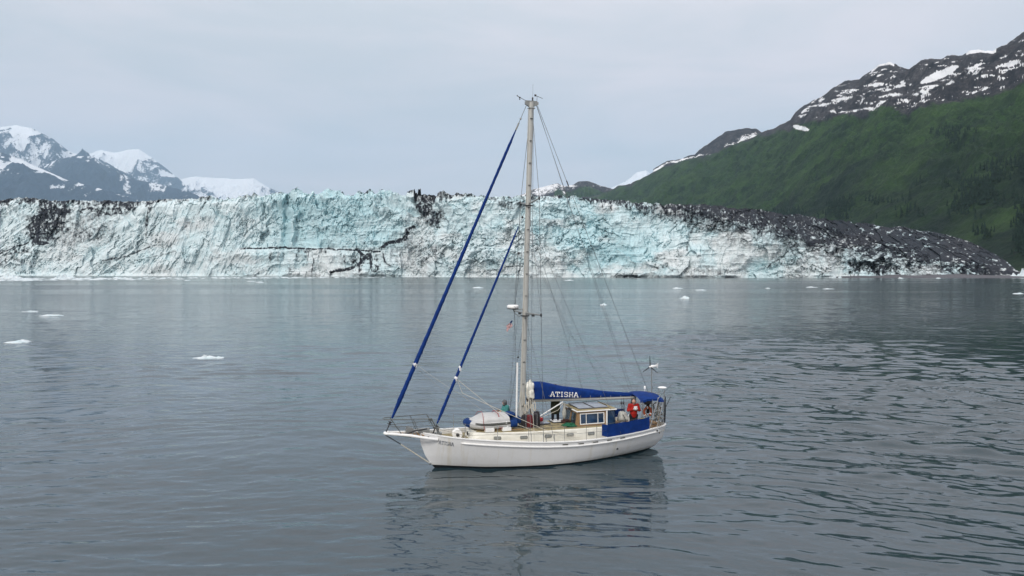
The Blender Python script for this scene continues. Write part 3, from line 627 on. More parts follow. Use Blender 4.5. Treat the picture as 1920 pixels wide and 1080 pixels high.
def paint_mat():
    g = G('white_hull_paint'); n = g.noise(1.6, 6, .7, (1, 1, .25)); n2 = g.noise(9, 4, .6)
    c = g.mix(g.ramp(n, [(.50, 0.), (.75, .30)]), (.78, .78, .775), (.57, .56, .50))
    st = g.noise(2.6, 5, .65, (1, .2, .06)); c = g.mix(g.ramp(st, [(.56, 0.), (.72, .5)]), c, (.58, .52, .38))
    # grime line above the water
    sp = g.n('ShaderNodeSeparateXYZ'); g.l(g.co, 'Object', sp, 0)
    low = g.math('ADD', (sp, 2), g.math('MULTIPLY', g.math('SUBTRACT', n, .5), .25))
    c = g.mix(g.ramp(low, [(.10, .5), (.30, 0.)]), c, (.50, .49, .43))
    g.col(c); g.set(Roughness=.32); g.bump(n2, .15, .004); return g.m
M = dict(
    hull=paint_mat(), white=simple('white_paint', (.82, .82, .80), .4, .06, 5), cream=simple('cream_paint', (.78, .77, .69), .45, .08, 3),
    black=simple('black_antifouling', (.012, .013, .016), .5, .3), deck=simple('tan_deck', (.30, .25, .135), .8, .22, 7, bump=.004), teak=simple('weathered_teak', (.26, .16, .075), .6, .3, 9, stretch=(1, 6, 6)),
    blue=simple('blue_canvas', (.002, .027, .155), .8, .25, 4, bump=.01, spec=.2), bluedk=simple('dark_blue_canvas', (.006, .032, .13), .8, .25, 5, spec=.2),
    alu=simple('painted_alloy', (.46, .46, .43), .42, .07, 3, metal=.15), pipe=simple('dull_pipe', (.13, .14, .135), .45, .15, 6, metal=.3), alu2=simple('grey_alloy', (.30, .31, .30), .4, .1, 5, metal=.5), steel=simple('stainless_steel', (.55, .55, .54), .25, .1, 9, metal=.9),
    dark=simple('dark_metal', (.03, .032, .036), .5, .3), wire=simple('rigging_wire', (.13, .14, .15), .45, .2, metal=.5), rope=simple('pale_rope', (.55, .52, .44), .9, .2, 30),
    ropedk=simple('weathered_rope', (.20, .18, .14), .9, .4, 30), tin=simple('blue_tinted_glass', (.02, .045, .09), .12, .5, 3, spec=.8), portglass=simple('pale_portlight_glass', (.30, .32, .31), .15, .2, 4), glass=simple('smoked_glass', (.03, .045, .055), .08, .5, 2, spec=.9),
    grey=simple('grey_inflatable', (.47, .47, .46), .6, .09, 3, bump=.01), solar=simple('grey_solar_panel', (.27, .29, .33), .25, .12, 12), red=simple('red_cloth', (.33, .018, .014), .8, .25, 9, bump=.01, spec=.2),
    green=simple('olive_cloth', (.032, .036, .022), .85, .3, 9, spec=.2), teal=simple('teal_cloth', (.05, .20, .19), .85, .25, 9, spec=.2), navy=simple('dark_trousers', (.014, .016, .022), .85, .3, 9, spec=.2),
    skin=simple('skin', (.46, .26, .19), .55, .08, 9), knit=simple('grey_knit', (.10, .105, .11), .9, .25, 30), net=simple('green_net', (.012, .12, .06), .9, .5, 20, bump=.02), rust=simple('brown_canvas', (.055, .022, .018), .85, .4, 9),
    redbag=simple('dark_red_canvas', (.13, .016, .02), .85, .3, 9), blackbag=simple('black_canvas', (.018, .016, .02), .85, .3, 9), orange=simple('faded_orange_buoy', (.30, .07, .03), .8, .25, 7), yellow=simple('yellow_plastic', (.52, .40, .03), .5, .15),
    letter=simple('blue_grey_lettering', (.045, .07, .11), .5, .1), letterw=simple('white_lettering', (.78, .78, .78), .6, .03), strp=simple('grey_rubber_strip', (.05, .05, .042), .7, .2), brown=simple('brown_leather', (.05, .03, .02), .7, .3),
    pale=simple('pale_bag_cloth', (.42, .42, .38), .85, .2, 9, bump=.02), redrope=simple('red_cord', (.30, .03, .03), .9, .2, 20), flagred=simple('flag_red', (.40, .02, .03), .8, .1), flagwhite=simple('flag_white', (.70, .70, .68), .8, .1), rustc=simple('surface_rust', (.12, .05, .02), .9, .4, 9))

boat = empty('sailboat', BO, BANG)
setp(boat, 'white cruising yacht with blue sail covers and tall grey mast on the bay', 'sailboat')
# ---- hull form (x aft from the bow waterline, y to starboard, z up)
SH_Z = [(-.7, 1.67), (0, 1.6), (.45, 1.54), (1.24, 1.465), (2.3, 1.38), (3.2, 1.31), (4.1, 1.245), (4.7, 1.20), (6.3, 1.135), (7.7, 1.15), (9.2, 1.20), (10.6, 1.25), (11.6, 1.24), (11.95, 1.23)]
SH_B = [(-.68, .0), (-.55, .17), (-.3, .38), (0, .6), (.5, .9), (1, 1.12), (2, 1.43), (3, 1.64), (4, 1.78), (5, 1.85), (6, 1.86), (7, 1.81), (8, 1.71), (9, 1.54), (10, 1.27), (11, .86), (11.5, .56), (11.8, .28), (11.92, 0)]
WL_B = [(0, 0), (.6, .2), (1, .36), (2, .76), (3, 1.06), (4, 1.28), (5, 1.42), (6, 1.42), (7, 1.28), (8, 1.04), (9, .74), (10, .38), (10.7, .1), (10.96, 0)]
STEM = [(-.7, 1.0), (-.3, .42), (0, 0.), (.19, -.17), (.6, -.44), (1.2, -.66), (1.67, -.68)]; STERN = [(-.7, 8.3), (-.3, 10.0), (0, 10.96), (.21, 11.41), (.58, 11.76), (1.24, 11.92)]
ipp = lambda x, t: float(np.interp(x, [a for a, _ in t], [b for _, b in t]))
def smooth_ip(x, t, h=.25): return (ipp(x - h, t) + 2 * ipp(x, t) + ipp(x + h, t)) / 4
def sheer_z(x): return smooth_ip(x, SH_Z, .35)
def sheer_b(x): return max(0.0, ipp(x, SH_B)) if (x < .3 or x > 11.3) else smooth_ip(x, SH_B)
def hull_pt(u, z, side=-1):
    x0, x1 = ipp(z, STEM), ipp(z, STERN); x = x0 + (x1 - x0) * u
    xs = -.68 + 12.6 * u; bs = sheer_b(xs); zs = sheer_z(x); bw = smooth_ip(10.96 * u, WL_B, .15) if .02 < u < .98 else ipp(10.96 * u, WL_B)
    if z >= 0: b = bw + (bs - bw) * min(1, z / zs) ** .72
    else: b = bw * max(0, 1 + z / .9) ** .5
    return Vector((x, side * b, z))
def hull_side(x, z, out=0.0, side=-1):
    x0, x1 = ipp(z, STEM), ipp(z, STERN); p = hull_pt((x - x0) / (x1 - x0), z, side)
    return Vector((x, p.y + side * out, z))
US = [0, .004, .01, .02, .035, .05] + [.05 + .9 * i / 60 for i in range(1, 61)] + [.965, .98, .99, .996, 1]
def hull_rings(z_of_w, ws, side):
    return [[hull_pt(u, z_of_w(u, w), side) for w in ws] for u in US]
def zhull(u, w, lo, hi): return lo + (hi - lo) * w
for nm, lo, hi, mt in (('hull', .09, None, 'hull'), ('waterline_stripe', -.65, .09, 'black')):
    mb = MB()
    for side in (-1, 1):
        rings = []
        for u in US:
            xs = -.68 + 12.6 * u; top = (sheer_z(xs) if hi is None else hi + .07 * max(0, 1 - u * 5)); bot = lo if hi is not None else lo + .07 * max(0, 1 - u * 5)
            rings.append([hull_pt(u, bot + (top - bot) * w / 12, side) for w in range(13)])
        mb.loft(rings, closed=False)
    o_hull = mb.build(nm, M[mt], boat, smooth=True)
    if nm == 'hull': HULL = o_hull
# bulwark inner face + cap rail
mb = MB(); dk = MB()
xsr = [-.56 + i * (11.86 + .56) / 70 for i in range(71)]
def rail_y(x, inset): return max(.02, sheer_b(x) - inset)
for side in (-1, 1):
    rings = []
    for x in xsr:
        zs = sheer_z(x); yo = sheer_b(x) + .03; yi = max(.01, sheer_b(x) - .11)
        rings.append([(x, side * yo, zs - .005), (x, side * yo, zs + .035), (x, side * yi, zs + .035), (x, side * yi, zs - .27)])
    mb.loft(rings, closed=False)
mb.build('bulwark', M['white'], boat)
def deck_z(x): return sheer_z(x) - (.20 if x < 2 else .26)
dk.fgrid(lambda x, k: (x, k * max(.01, sheer_b(x) - .09), deck_z(x) + .05 * (1 - k * k)), xsr, [i / 5 for i in range(-5, 6)])
dk.build('deck', M['deck'], boat)
# rubbing strake on both sides
for side in (-1, 1):
    MB().tube([hull_side(x, sheer_z(x) - .20, .02, side) for x in [.95 + i * 10.3 / 60 for i in range(61)]], [.008] + [.045] * 59 + [.008], 8).build('rubbing_strake', M['white'], boat, smooth=True)
# freeing ports in the bulwark, mooring hawse, exhaust
for x in (5.55, 6.35, 7.1, 7.85, 8.6):
    a = hull_side(x, sheer_z(x) - .10, .006); b = hull_side(x + .26, sheer_z(x + .26) - .10, .006)
    MB().hexa([a + Vector((0, .05, -.03)), b + Vector((0, .05, -.03)), b + Vector((0, -.008, -.03)), a + Vector((0, -.008, -.03)), a + Vector((0, .05, .012)), b + Vector((0, .05, .012)), b + Vector((0, -.008, .012)), a + Vector((0, -.008, .012))]).build('freeing_port', M['strp'], boat)
MB().lathe([(.10, 0), (.10, .03), (.055, .035)], hull_side(10.95, 1.12, .0), (.25, -1, 0)).build('hawse_hole', M['white'], boat, smooth=True)
MB().lathe([(.05, 0), (.05, .012)], hull_side(10.95, 1.12, .045), (.25, -1, 0)).build('hawse_opening', M['dark'], boat)
MB().lathe([(.05, 0), (.05, .03)], hull_side(8.55, .52, -.005), (0, -1, 0), 10).build('exhaust_outlet', M['dark'], boat)
MB().lathe([(.045, 0), (.045, .03)], hull_side(-.35, 1.49, .0), (-.5, -1, 0), 10).build('bow_fairlead', M['dark'], boat)

# ---- lettering made of strokes
GL = {'A': [((0, 0), (.42, 1)), ((.92, 0), (.5, 1)), ((.2, .34), (.74, .34)), ((-.08, .03), (.2, .03)), ((.72, .03), (1.02, .03))],
      'T': [((0, .95), (.9, .95)), ((.45, 0), (.45, .95)), ((.02, .95), (.02, .72)), ((.88, .95), (.88, .72)), ((.28, .03), (.62, .03))],
      'I': [((.3, 0), (.3, 1)), ((.08, .03), (.52, .03)), ((.08, .97), (.52, .97))],
      'S': [((.84, .82), (.62, .97)), ((.62, .97), (.25, .97)), ((.25, .97), (.08, .82)), ((.08, .82), (.1, .62)), ((.1, .62), (.78, .42)), ((.78, .42), (.86, .2)), ((.86, .2), (.65, .03)), ((.65, .03), (.25, .03)), ((.25, .03), (.06, .16))],
      'H': [((.14, 0), (.14, 1)), ((.8, 0), (.8, 1)), ((.14, .5), (.8, .5)), ((.03, .03), (.25, .03)), ((.03, .97), (.25, .97)), ((.69, .03), (.91, .03)), ((.69, .97), (.91, .97))]}
WID = {'A': 1.0, 'T': .92, 'I': .6, 'S': .92, 'H': .98}
def lettering(text, place, gap, thick, name, mat, parent, thin=1.0):
    mb = MB(); u = 0
    for ch in text:
        for k, ((x0, y0), (x1, y1)) in enumerate(GL[ch]):
            n = 3; hor = abs(y1 - y0) < abs(x1 - x0) * .6; w = thick * (thin if hor else 1)
            dx, dy = x1 - x0, y1 - y0; L = math.hypot(dx, dy); nx, ny = -dy / L * w / 2, dx / L * w / 2; ex, ey = dx / L * w * .35, dy / L * w * .35
            for i in range(n):
                a, b = i / n, (i + 1) / n; q = []
                for t in (a, b):
                    e = (-1 if t == 0 else 1 if t == 1 else 0)
                    q += [(u + x0 + dx * t + nx + ex * e, y0 + dy * t + ny + ey * e), (u + x0 + dx * t - nx + ex * e, y0 + dy * t - ny + ey * e)]
                q = [q[0], q[1], q[3], q[2]]; o_ = .0008 * (k % 4)
                mb.hexa([place(*p, -.002) for p in q] + [place(*p, .004 + o_) for p in q])
        u += WID[ch] + gap
    return mb.build(name, mat, parent)
def bow_place(u, v, o):
    x = .07 + u * .098; z = sheer_z(x) - .37 - u * .002 + v * .165
    return hull_side(x, z, .014 + o)
lettering('ATISHA', bow_place, .16, .14, 'name_lettering', M['letter'], HULL, .55)
# stem fitting, bobstay
MB().tube([(-2.23, 0, 1.66), (-1.55, 0, 1.2)], .022).build('bobstay_chain', M['dark'], boat, smooth=True)
MB().tube([(-1.55, 0, 1.2), (-.28, 0, .27)], .026).build('bobstay', M['rope'], boat, smooth=True)
MB().lathe([(.02, -.05), (.06, -.04), (.06, .04), (.02, .05)], (-.22, 0, .22), (0, 1, 0)).build('bobstay_fitting', M['steel'], boat)
# ---- bowsprit platform: two bent tubes meeting in a round nose, slats between
mb = MB(); pts = []
for k in range(17):
    a = math.pi * k / 16; pts.append((-2.12 - .14 * math.sin(a), -.16 * math.cos(a), 1.74))
pt = [tuple(hull_side(.02, 1.42, .03, -1)), (-.4, -.60, 1.5), (-1.2, -.36, 1.64)] + pts + [(-1.2, .36, 1.64), (-.4, .60, 1.5), tuple(hull_side(.02, 1.42, .03, 1))]
MB().tube(pt, .065, 10).build('bowsprit', M['white'], boat, smooth=True)
mb = MB()
for i in range(9):
    x = -1.95 + i * .17; w = .18 + (x + 1.95) * .16; mb.box((x, 0, 1.70 - (x + 2) * .085), (.08, 2 * w, .03))
mb.build('bowsprit_slats', M['teak'], boat)
# anchors on the rollers
mb = MB(); mb.tube([(-1.55, -.14, 1.60), (-.9, -.1, 1.78), (-.35, -.05, 1.82)], .035, 6, .6)
mb.hexa([(-1.75, -.30, 1.64), (-1.2, -.14, 1.52), (-1.15, -.14, 1.55), (-1.2, -.14, 1.62), (-1.7, .02, 1.66), (-1.2, -.13, 1.52), (-1.15, -.13, 1.55), (-1.2, -.12, 1.64)])
mb.hexa([(-1.62, -.32, 1.72), (-1.12, -.2, 1.5), (-1.1, -.1, 1.48), (-1.3, -.1, 1.55), (-1.6, -.3, 1.76), (-1.12, -.2, 1.56), (-1.1, -.1, 1.56), (-1.3, -.1, 1.63)])
mb.build('anchor', M['dark'], boat)
mb = MB(); mb.tube([(-1.25, .2, 1.72), (-.2, .12, 1.80)], .04, 6, .6); mb.hexa([(-1.3, .05, 1.65), (-.9, .12, 1.6), (-.9, .3, 1.6), (-1.3, .4, 1.65), (-1.25, .1, 1.95), (-.95, .15, 1.85), (-.95, .28, 1.85), (-1.25, .32, 1.95)])
mb.build('anchor', M['alu2'], boat)
mb = MB(); mb.box((-.5, .0, 1.72), (.5, .12, .16)); mb.box((-.45, .26, 1.72), (.5, .1, .16)); mb.tube([(-.72, -.08, 1.74), (-.72, .34, 1.74)], .06, 10); mb.build('anchor_roller', M['alu2'], boat)
mb = MB(); mb.lathe([(.02, -.17), (.21, -.17), (.23, -.14), (.21, -.08), (.15, -.06), (.15, .06), (.21, .08), (.23, .14), (.21, .17), (.02, .17)], (1.03, -.1, 1.50), (.1, 1, 0), 20)
wl = mb.build('windlass', M['white'], boat, smooth=True)
MB().lathe([(.08, 0), (.08, .05), (.03, .07)], (1.01, -.27, 1.50), (-.1, -1, 0), 10).build('windlass_hub', M['dark'], wl)
mb = MB(); mb.box((.2, .15, 1.47), (.3, .28, .2)); mb.tube([(.2, .15, 1.5), (.2, .15, 1.85)], .05, 8); mb.box((.2, .15, 1.83), (.1, .34, .07)); mb.build('mooring_bitts', M['alu2'], boat)
# ---- pulpit
mb = MB()
T = lambda *p, r=.0135: mb.tube(p, r, 6)
nose = [(-2.22 - .10 * math.sin(math.pi * k / 8), -.19 * math.cos(math.pi * k / 8), 2.40) for k in range(9)]
T((.15, -.62, 1.60), (-.25, -.55, 2.36), (-.4, -.52, 2.37), *nose, (-.4, .52, 2.37), (-.25, .55, 2.36), (.15, .62, 1.60), r=.019)
T((-.08, -.56, 2.05), (-2.0, -.22, 2.06)); T((-.08, .56, 2.05), (-2.0, .22, 2.06))
for sd in (-1, 1):
    T((-2.0, sd * .2, 2.39), (-1.55, sd * .26, 1.72), r=.017); T((-1.05, sd * .38, 2.38), (-.75, sd * .46, 1.66), r=.015)
T((-.25, -.55, 2.36), (-.02, -.3, 1.9), (.1, -.3, 1.62), r=.017)
mb.box((-.3, -.5, 2.33), (.16, .06, .12))
mb.build('bow_pulpit', M['pipe'], boat, smooth=True)

# ---- cabin trunk
def trunk_w(x): return ipp(x, [(1.72, .50), (2.2, .72), (3, .93), (4, 1.06), (5, 1.12), (7, 1.12), (8.05, 1.06)])
def trunk_t(x): return ipp(x, [(1.72, 1.60), (3, 1.585), (5, 1.57), (8.05, 1.54)])
xs = [1.9, 2.2, 2.6, 3, 3.5, 4, 4.6, 5.2, 5.9, 6.6, 7.3, 8.05]
mb = MB(); rings = []
xs = [1.72, 1.74] + xs[1:]
for i, x in enumerate(xs):
    w, t = trunk_w(x), trunk_t(x); d = deck_z(x) - .05; xb = x - (.22 if i < 2 else .12 if i == 2 else 0)
    rings.append([(xb, -w - .06, d), (x, -w, t - .02), (x, -w + .03, t)] + [(x, w * k, t + .06 * (1 - k * k)) for k in (-.6, -.2, .2, .6)] + [(x, w - .03, t), (x, w, t - .02), (xb, w + .06, d)])
mb.loft(rings, closed=False); mb.f.append(tuple(range(len(rings[0]))))
n0 = (len(rings) - 1) * len(rings[0]); mb.f.append(tuple(n0 + j for j in range(len(rings[0]))))
TRUNK = mb.build('cabin_trunk', M['cream'], boat)
mb = MB(); rings = [[(x, (trunk_w(x) - .07) * k, trunk_t(x) + .064 * (1 - k * k) + .006) for k in (-1, -.6, -.2, .2, .6, 1)] for x in [1.80, 1.9, 2.2, 2.6, 3, 3.5, 4, 4.6, 5.2, 5.9, 6.6, 7.3, 8.0]]
mb.loft(rings, closed=False); mb.build('cabin_top', M['deck'], boat)
for x, rx in ((2.72, .16), (3.93, .17), (5.1, .17), (6.2, .17), (7.28, .17)):
    for sd in (-1, 1):
        y = sd * (trunk_w(x) + .035); z = 1.36 - (x - 2.7) * .012
        sl = (trunk_w(x + .1) - trunk_w(x - .1)) / .2
        def ring(hx, hz, yy, k=6):
            P = []
            for cx, cz, a0 in ((hx, hz, 0), (-hx, hz, 90), (-hx, -hz, 180), (hx, -hz, 270)):
                for q in range(4):
                    a = math.radians(a0 + q * 30); r = .035
                    px_, pz_ = cx - math.copysign(r, cx) + r * math.cos(a), cz - math.copysign(r, cz) + r * math.sin(a)
                    P.append((x + px_, yy + sd * sl * px_, z + pz_))
            return P
        f = MB().loft([ring(rx, .075, y - sd * .02), ring(rx, .075, y + sd * .022), ring(rx - .035, .045, y + sd * .024)], caps=False).build('portlight', M['alu2'], TRUNK)
        MB().loft([ring(rx - .033, .047, y), ring(rx - .035, .045, y + sd * .014)]).build('pane', M['portglass'], f)
MB().loft([[(1.535 + .0 * math.cos(a) - .0, -.1 + .11 * math.cos(a), 1.50 + .085 * math.sin(a)) for a in (2 * math.pi * j / 12 for j in range(12))], [(1.50, -.1 + .11 * math.cos(a), 1.49 + .085 * math.sin(a)) for a in (2 * math.pi * j / 12 for j in range(12))]]).build('forward_portlight', M['dark'], TRUNK)
# boxes, hatches, vents on the cabin top
for x, y in ((2.42, -.62), (3.22, -.66)):
    b = MB().box((x, y, 1.70), (.42, .26, .17)).build('vent_box', M['white'], boat, bevel=.015)
    if x > 3: MB().tube([(x + .05, y, 1.78), (x + .05, y, 1.92), (x - .03, y, 1.99)], [.055, .055, .08], 10).build('vent_cowl', M['white'], b, smooth=True)
mb = MB().box((5.35, .1, 1.66), (.55, .5, .06)); hb = mb.build('deck_hatch', M['dark'], boat, bevel=.01); MB().box((5.35, .1, 1.70), (.46, .42, .02)).build('hatch_lid', M['solar'], hb)
mb = MB().box((6.15, .38, 1.65), (.62, .62, .05)); hb = mb.build('deck_hatch', M['dark'], boat, bevel=.01); MB().box((6.15, .38, 1.682), (.55, .55, .022)).build('hatch_lid', M['white'], hb)
mb = MB(); mb.tube([(1.9, -.3, 1.66), (4.0, -.85, 1.66)], .025, 6); mb.tube([(2.0, .3, 1.66), (4.0, .85, 1.66)], .025, 6); mb.build('grab_rail', M['teak'], boat)
mb = MB()
for i in range(26):
    rr = RNG.uniform(0, 1, 4); mb.tube([(4.3 + rr[0] * 1.6, -.9 + rr[1] * .9, 1.63 + rr[3] * .03), (4.3 + rr[0] * 1.6 + .5 * rr[2], -.9 + rr[1] * .9 + .3 * (rr[3] - .5), 1.64)], .012, 5)
mb.build('loose_deck_lines', M['ropedk'], boat)

# ---- pilothouse
x0, x1, yw, zb, zt = 6.62, 8.22, .80, 1.55, 2.27
mb = MB(); lean = .13
F = lambda x, y, z: (x + (lean * (z - zb) / (zt - zb) if x < 7 else 0), y * (1 - .05 * (z - zb) / (zt - zb)), z)
# lower coaming, corner posts and head rails round the openings
for sd in (-1, 1):
    y0_, y1_ = sd * yw, sd * (yw - .05)
    for xa, xb, za, zc in ((x0, x1, zb, zb + .14), (x0, x1, zt - .09, zt), (x0, x0 + .17, zb + .14, zt - .09), (x1 - .07, x1, zb + .14, zt - .09)):
        mb.hexa([F(xa, y0_, za), F(xb, y0_, za), F(xb, y1_, za), F(xa, y1_, za), F(xa, y0_, zc), F(xb, y0_, zc), F(xb, y1_, zc), F(xa, y1_, zc)])
for ya, yb, za, zc in ((-yw + .05, yw - .05, zb, zb + .12), (-yw + .05, yw - .05, zt - .08, zt), (-.05, .05, zb + .12, zt - .08), (-yw + .05, -yw + .11, zb + .12, zt - .08), (yw - .11, yw - .05, zb + .12, zt - .08)):
    mb.hexa([F(x0 + .003, ya, za), F(x0 + .05, ya, za), F(x0 + .05, yb, za), F(x0 + .003, yb, za), F(x0 + .003, ya, zc), F(x0 + .05, ya, zc), F(x0 + .05, yb, zc), F(x0 + .003, yb, zc)])
PH = mb.build('pilothouse', M['teak'], boat)
for sd in (-1, 1):
    mb = MB(); P2 = lambda x, z, o: (x, sd * (yw * (1 - .05 * (z - zb) / (zt - zb)) + o), z)
    xa, xb, za, zc = 6.86, 8.13, 1.665, 2.19
    for a, b, c, d in ((xa, xb, za, za + .04), (xa, xb, zc - .035, zc), (xa, xa + .035, za + .04, zc - .035), (xb - .035, xb, za + .04, zc - .035), (7.17, 7.195, za + .04, zc - .035), (7.78, 7.805, za + .04, zc - .035)):
        mb.hexa([P2(a, c, -.01), P2(b, c, -.01), P2(b, c, .02), P2(a, c, .02), P2(a, d, -.01), P2(b, d, -.01), P2(b, d, .02), P2(a, d, .02)])
    fr = mb.build('window_frame', M['white'], PH)
    MB().hexa([P2(xa, za, -.03), P2(xb, za, -.03), P2(xb, za, -.022), P2(xa, za, -.022), P2(xa, zc, -.03), P2(xb, zc, -.03), P2(xb, zc, -.022), P2(xa, zc, -.022)]).build('pane', M['tin'], fr)
for ya, yb in ((-.66, -.06), (.06, .66)):
    MB().hexa([F(x0 + .03, ya, zb + .12), F(x0 + .04, ya, zb + .12), F(x0 + .04, yb, zb + .12), F(x0 + .03, yb, zb + .12), F(x0 + .03, ya, zt - .08), F(x0 + .04, ya, zt - .08), F(x0 + .04, yb, zt - .08), F(x0 + .03, yb, zt - .08)]).build('windscreen_pane', M['glass'], PH)
MB().box((7.72, 0, zt + .035), (2.10, 1.74, .06)).build('roof_trim', M['white'], PH, bevel=.02)
RF = MB().box((7.72, 0, zt + .08), (2.04, 1.68, .045), taper=.97).build('roof', M['deck'], PH, bevel=.015)
for x in (7.22, 8.02):
    p = MB().box((x + .0, -.02, zt + .145), (.72, 1.25, .035)).build('solar_panel', M['solar'], RF, bevel=.006)
mb = MB(); mb.tube([(6.85, -.4, zt + .16), (6.85, .62, zt + .18)], .014, 6); mb.tube([(7.62, -.62, zt + .16), (7.62, .62, zt + .18)], .018, 6); mb.tube([(8.44, -.4, zt + .16), (8.44, .7, zt + .2)], .02, 6)
mb.tube([(6.85, .62, zt + .18), (8.44, .7, zt + .2)], .014, 6); mb.tube([(6.85, -.66, zt + .12), (8.44, -.66, zt + .12)], .014, 6); mb.build('roof_rail', M['dark'], RF)
MB().box((8.24, -.82, 1.93), (.06, .06, .74)).build('door_post', M['white'], PH)
MB().box((6.72, .0, 2.3), (.16, .34, .1)).build('windscreen_box', M['dark'], PH)
mb = MB().hexa([(8.28, -.80, 1.56), (8.72, -.80, 1.56), (8.72, -.77, 1.56), (8.28, -.77, 1.56), (8.28, -.80, 2.24), (8.66, -.80, 2.24), (8.66, -.77, 2.24), (8.28, -.77, 2.24)]); mb.build('side_curtain', M['tin'], PH)
MB().fgrid(lambda y, z: (8.74 + .03 * math.sin(y * 9), y, z), [-.78 + i * .156 for i in range(11)], [1.4, 1.7, 2.0, 2.26]).build('aft_curtain', M['blue'], PH)
# cockpit coaming, seats
mb = MB()
for sd in (-1, 1): mb.hexa([(8.05, sd * 1.12, 1.0), (10.4, sd * .92, 1.05), (10.4, sd * .80, 1.05), (8.05, sd * 1.0, 1.0), (8.05, sd * 1.10, 1.55), (10.4, sd * .9, 1.50), (10.4, sd * .82, 1.50), (8.05, sd * 1.02, 1.55)])
mb.box((10.42, 0, 1.3), (.1, 1.7, .44)); mb.build('cockpit_coaming', M['cream'], boat)
mb = MB(); mb.box((9.2, .7, 1.32), (2.1, .4, .06)); mb.box((9.2, -.72, 1.32), (2.1, .36, .06)); mb.build('cockpit_seat', M['teak'], boat)
mb = MB().lathe([(.12, 0), (.10, .5), (.07, .62), (.12, .66), (.1, .74), (.02, .76)], (10.05, .25, 1.02)); bn = mb.build('binnacle', M['white'], boat, smooth=True)
MB().tube([(10.14, .25 + .34 * math.cos(a), 1.62 + .34 * math.sin(a)) for a in (2 * math.pi * j / 20 for j in range(21))], .014, 6).build('steering_wheel', M['steel'], bn)
mb = MB(); mb.lathe([(.09, 0), (.075, .08), (.1, .17), (.02, .18)], (8.95, -1.06, 1.54)); mb.build('sheet_winch', M['steel'], boat, smooth=True)
mb = MB(); mb.lathe([(.09, 0), (.075, .08), (.1, .17), (.02, .18)], (9.3, 1.02, 1.53)); mb.build('sheet_winch', M['steel'], boat, smooth=True)
# stern deck lockers (teak)
mb = MB(); mb.box((11.05, -.1, 1.2), (.7, .9, .14)); mb.box((11.1, 0, 1.4), (.25, 1.0, .05)); mb.build('stern_seat', M['teak'], boat)

# ---- weather cloth along the aft rail
def wc(x, k):
    y = -(sheer_b(x) - .015); zb_ = sheer_z(x) + .05; h = .60
    return (x, y + .02 * math.sin(x * 7 + k * 2) * (1 - abs(2 * k - 1)), zb_ + h * k - .02 * math.sin(math.pi * ((x - 7.85) / .85 % 1)) * (k > .9))
mb = MB(); mb.fgrid(wc, [7.85 + i * 2.55 / 60 for i in range(61)], [0, .2, .4, .6, .8, 1.0])
mb.fgrid(lambda x, k: (x, wc(7.85, k)[1] + (x - 7.85) * -1.9, 1.22 + .56 * k), [7.85, 7.78, 7.7], [0, .5, 1])
mb.build('weather_cloth', M['blue'], boat)
MB().fgrid(lambda x, k: (x, -wc(x, k)[1], wc(x, k)[2]), [8.6 + i * 1.6 / 20 for i in range(21)], [0, .5, 1]).build('weather_cloth', M['blue'], boat)
# ---- stanchions and life lines, both sides
SX = [1.15, 2.55, 3.95, 5.65, 6.75, 7.3, 8.5, 9.7]
for sd in (-1, 1):
    for x in SX:
        y = sd * (sheer_b(x) - .06); z = sheer_z(x) + .03
        MB().tube([(x, y, z), (x, y, z + .66)], .014, 6).build('stanchion', M['steel'], boat)
    for h in (.33, .64):
        P_ = [(-.2, sd * .52, 2.0 + (.33 if h > .5 else 0))] + [(x, sd * (sheer_b(x) - .06), sheer_z(x) + .03 + h) for x in SX + [10.45]]
        mb = MB()
        for a, b in zip(P_[:-1], P_[1:]): mb.tube(lerp_pts(a, b, 4, .012), .006, 5)
        mb.build('life_line', M['wire'], boat)
# jumble of small deck gear by the port side deck
mb = MB()
for i in range(16):
    x = RNG.uniform(5.2, 8.0); y = -(sheer_b(x) - .28); mb.tube([(x, y, deck_z(x) + .08), (x + RNG.uniform(.2, .5), y + .05, deck_z(x) + RNG.uniform(.08, .3))], .013, 5)
mb.tube([(5.2, -(sheer_b(5.2) - .25), deck_z(5.2) + .06), (8.2, -(sheer_b(8.2) - .25), deck_z(8.2) + .06)], .03, 5); mb.build('side_deck_lines', M['ropedk'], boat)

# ---- stern frame / arch
mb = MB()
for sd in (-1, 1):
    mb.tube([(10.45, sd * 1.02, 1.32), (10.95, sd * .98, 2.78)], .022, 8); mb.tube([(10.95, sd * .86, 1.33), (11.35, sd * .86, 2.74)], .022, 8)
    mb.tube([(10.5, sd * 1.02, 1.75), (11.0, sd * .84, 1.78), (11.45, sd * .52, 1.8), (11.6, sd * .2, 1.8)], .015, 6); mb.tube([(10.7, sd * 1.0, 2.1), (11.2, sd * .8, 2.1), (11.55, sd * .42, 2.12), (11.65, 0, 2.12)], .015, 6)
    mb.tube([(11.55, sd * .42, 1.3), (11.55, sd * .42, 2.12)], .015, 6); mb.tube([(11.1, sd * .84, 1.3), (11.05, sd * .84, 2.2), (11.4, sd * .7, 2.6)], .015, 6)
    mb.tube([(11.3, sd * .8, 1.35), (10.9, sd * .94, 2.2)], .013, 6)
mb.tube([(11.0, -.98, 2.78), (11.35, -.5, 2.8), (11.35, .5, 2.8), (11.0, .98, 2.78)], .02, 6); mb.build('stern_arch', M['steel'], boat, smooth=True)
mb = MB()
for i in range(26):
    a = RNG.uniform(-1, 1); x = 11.0 + .55 * (1 - a * a) + RNG.normal(0, .06); y = a * .8; z = RNG.uniform(1.4, 2.5)
    mb.tube([(x, y, z), (x + RNG.normal(0, .05), y + RNG.normal(0, .12), z - RNG.uniform(.1, .35)), (x + RNG.normal(0, .12), y + RNG.normal(0, .12), z - RNG.uniform(.2, .6))], RNG.uniform(.01, .03), 5)
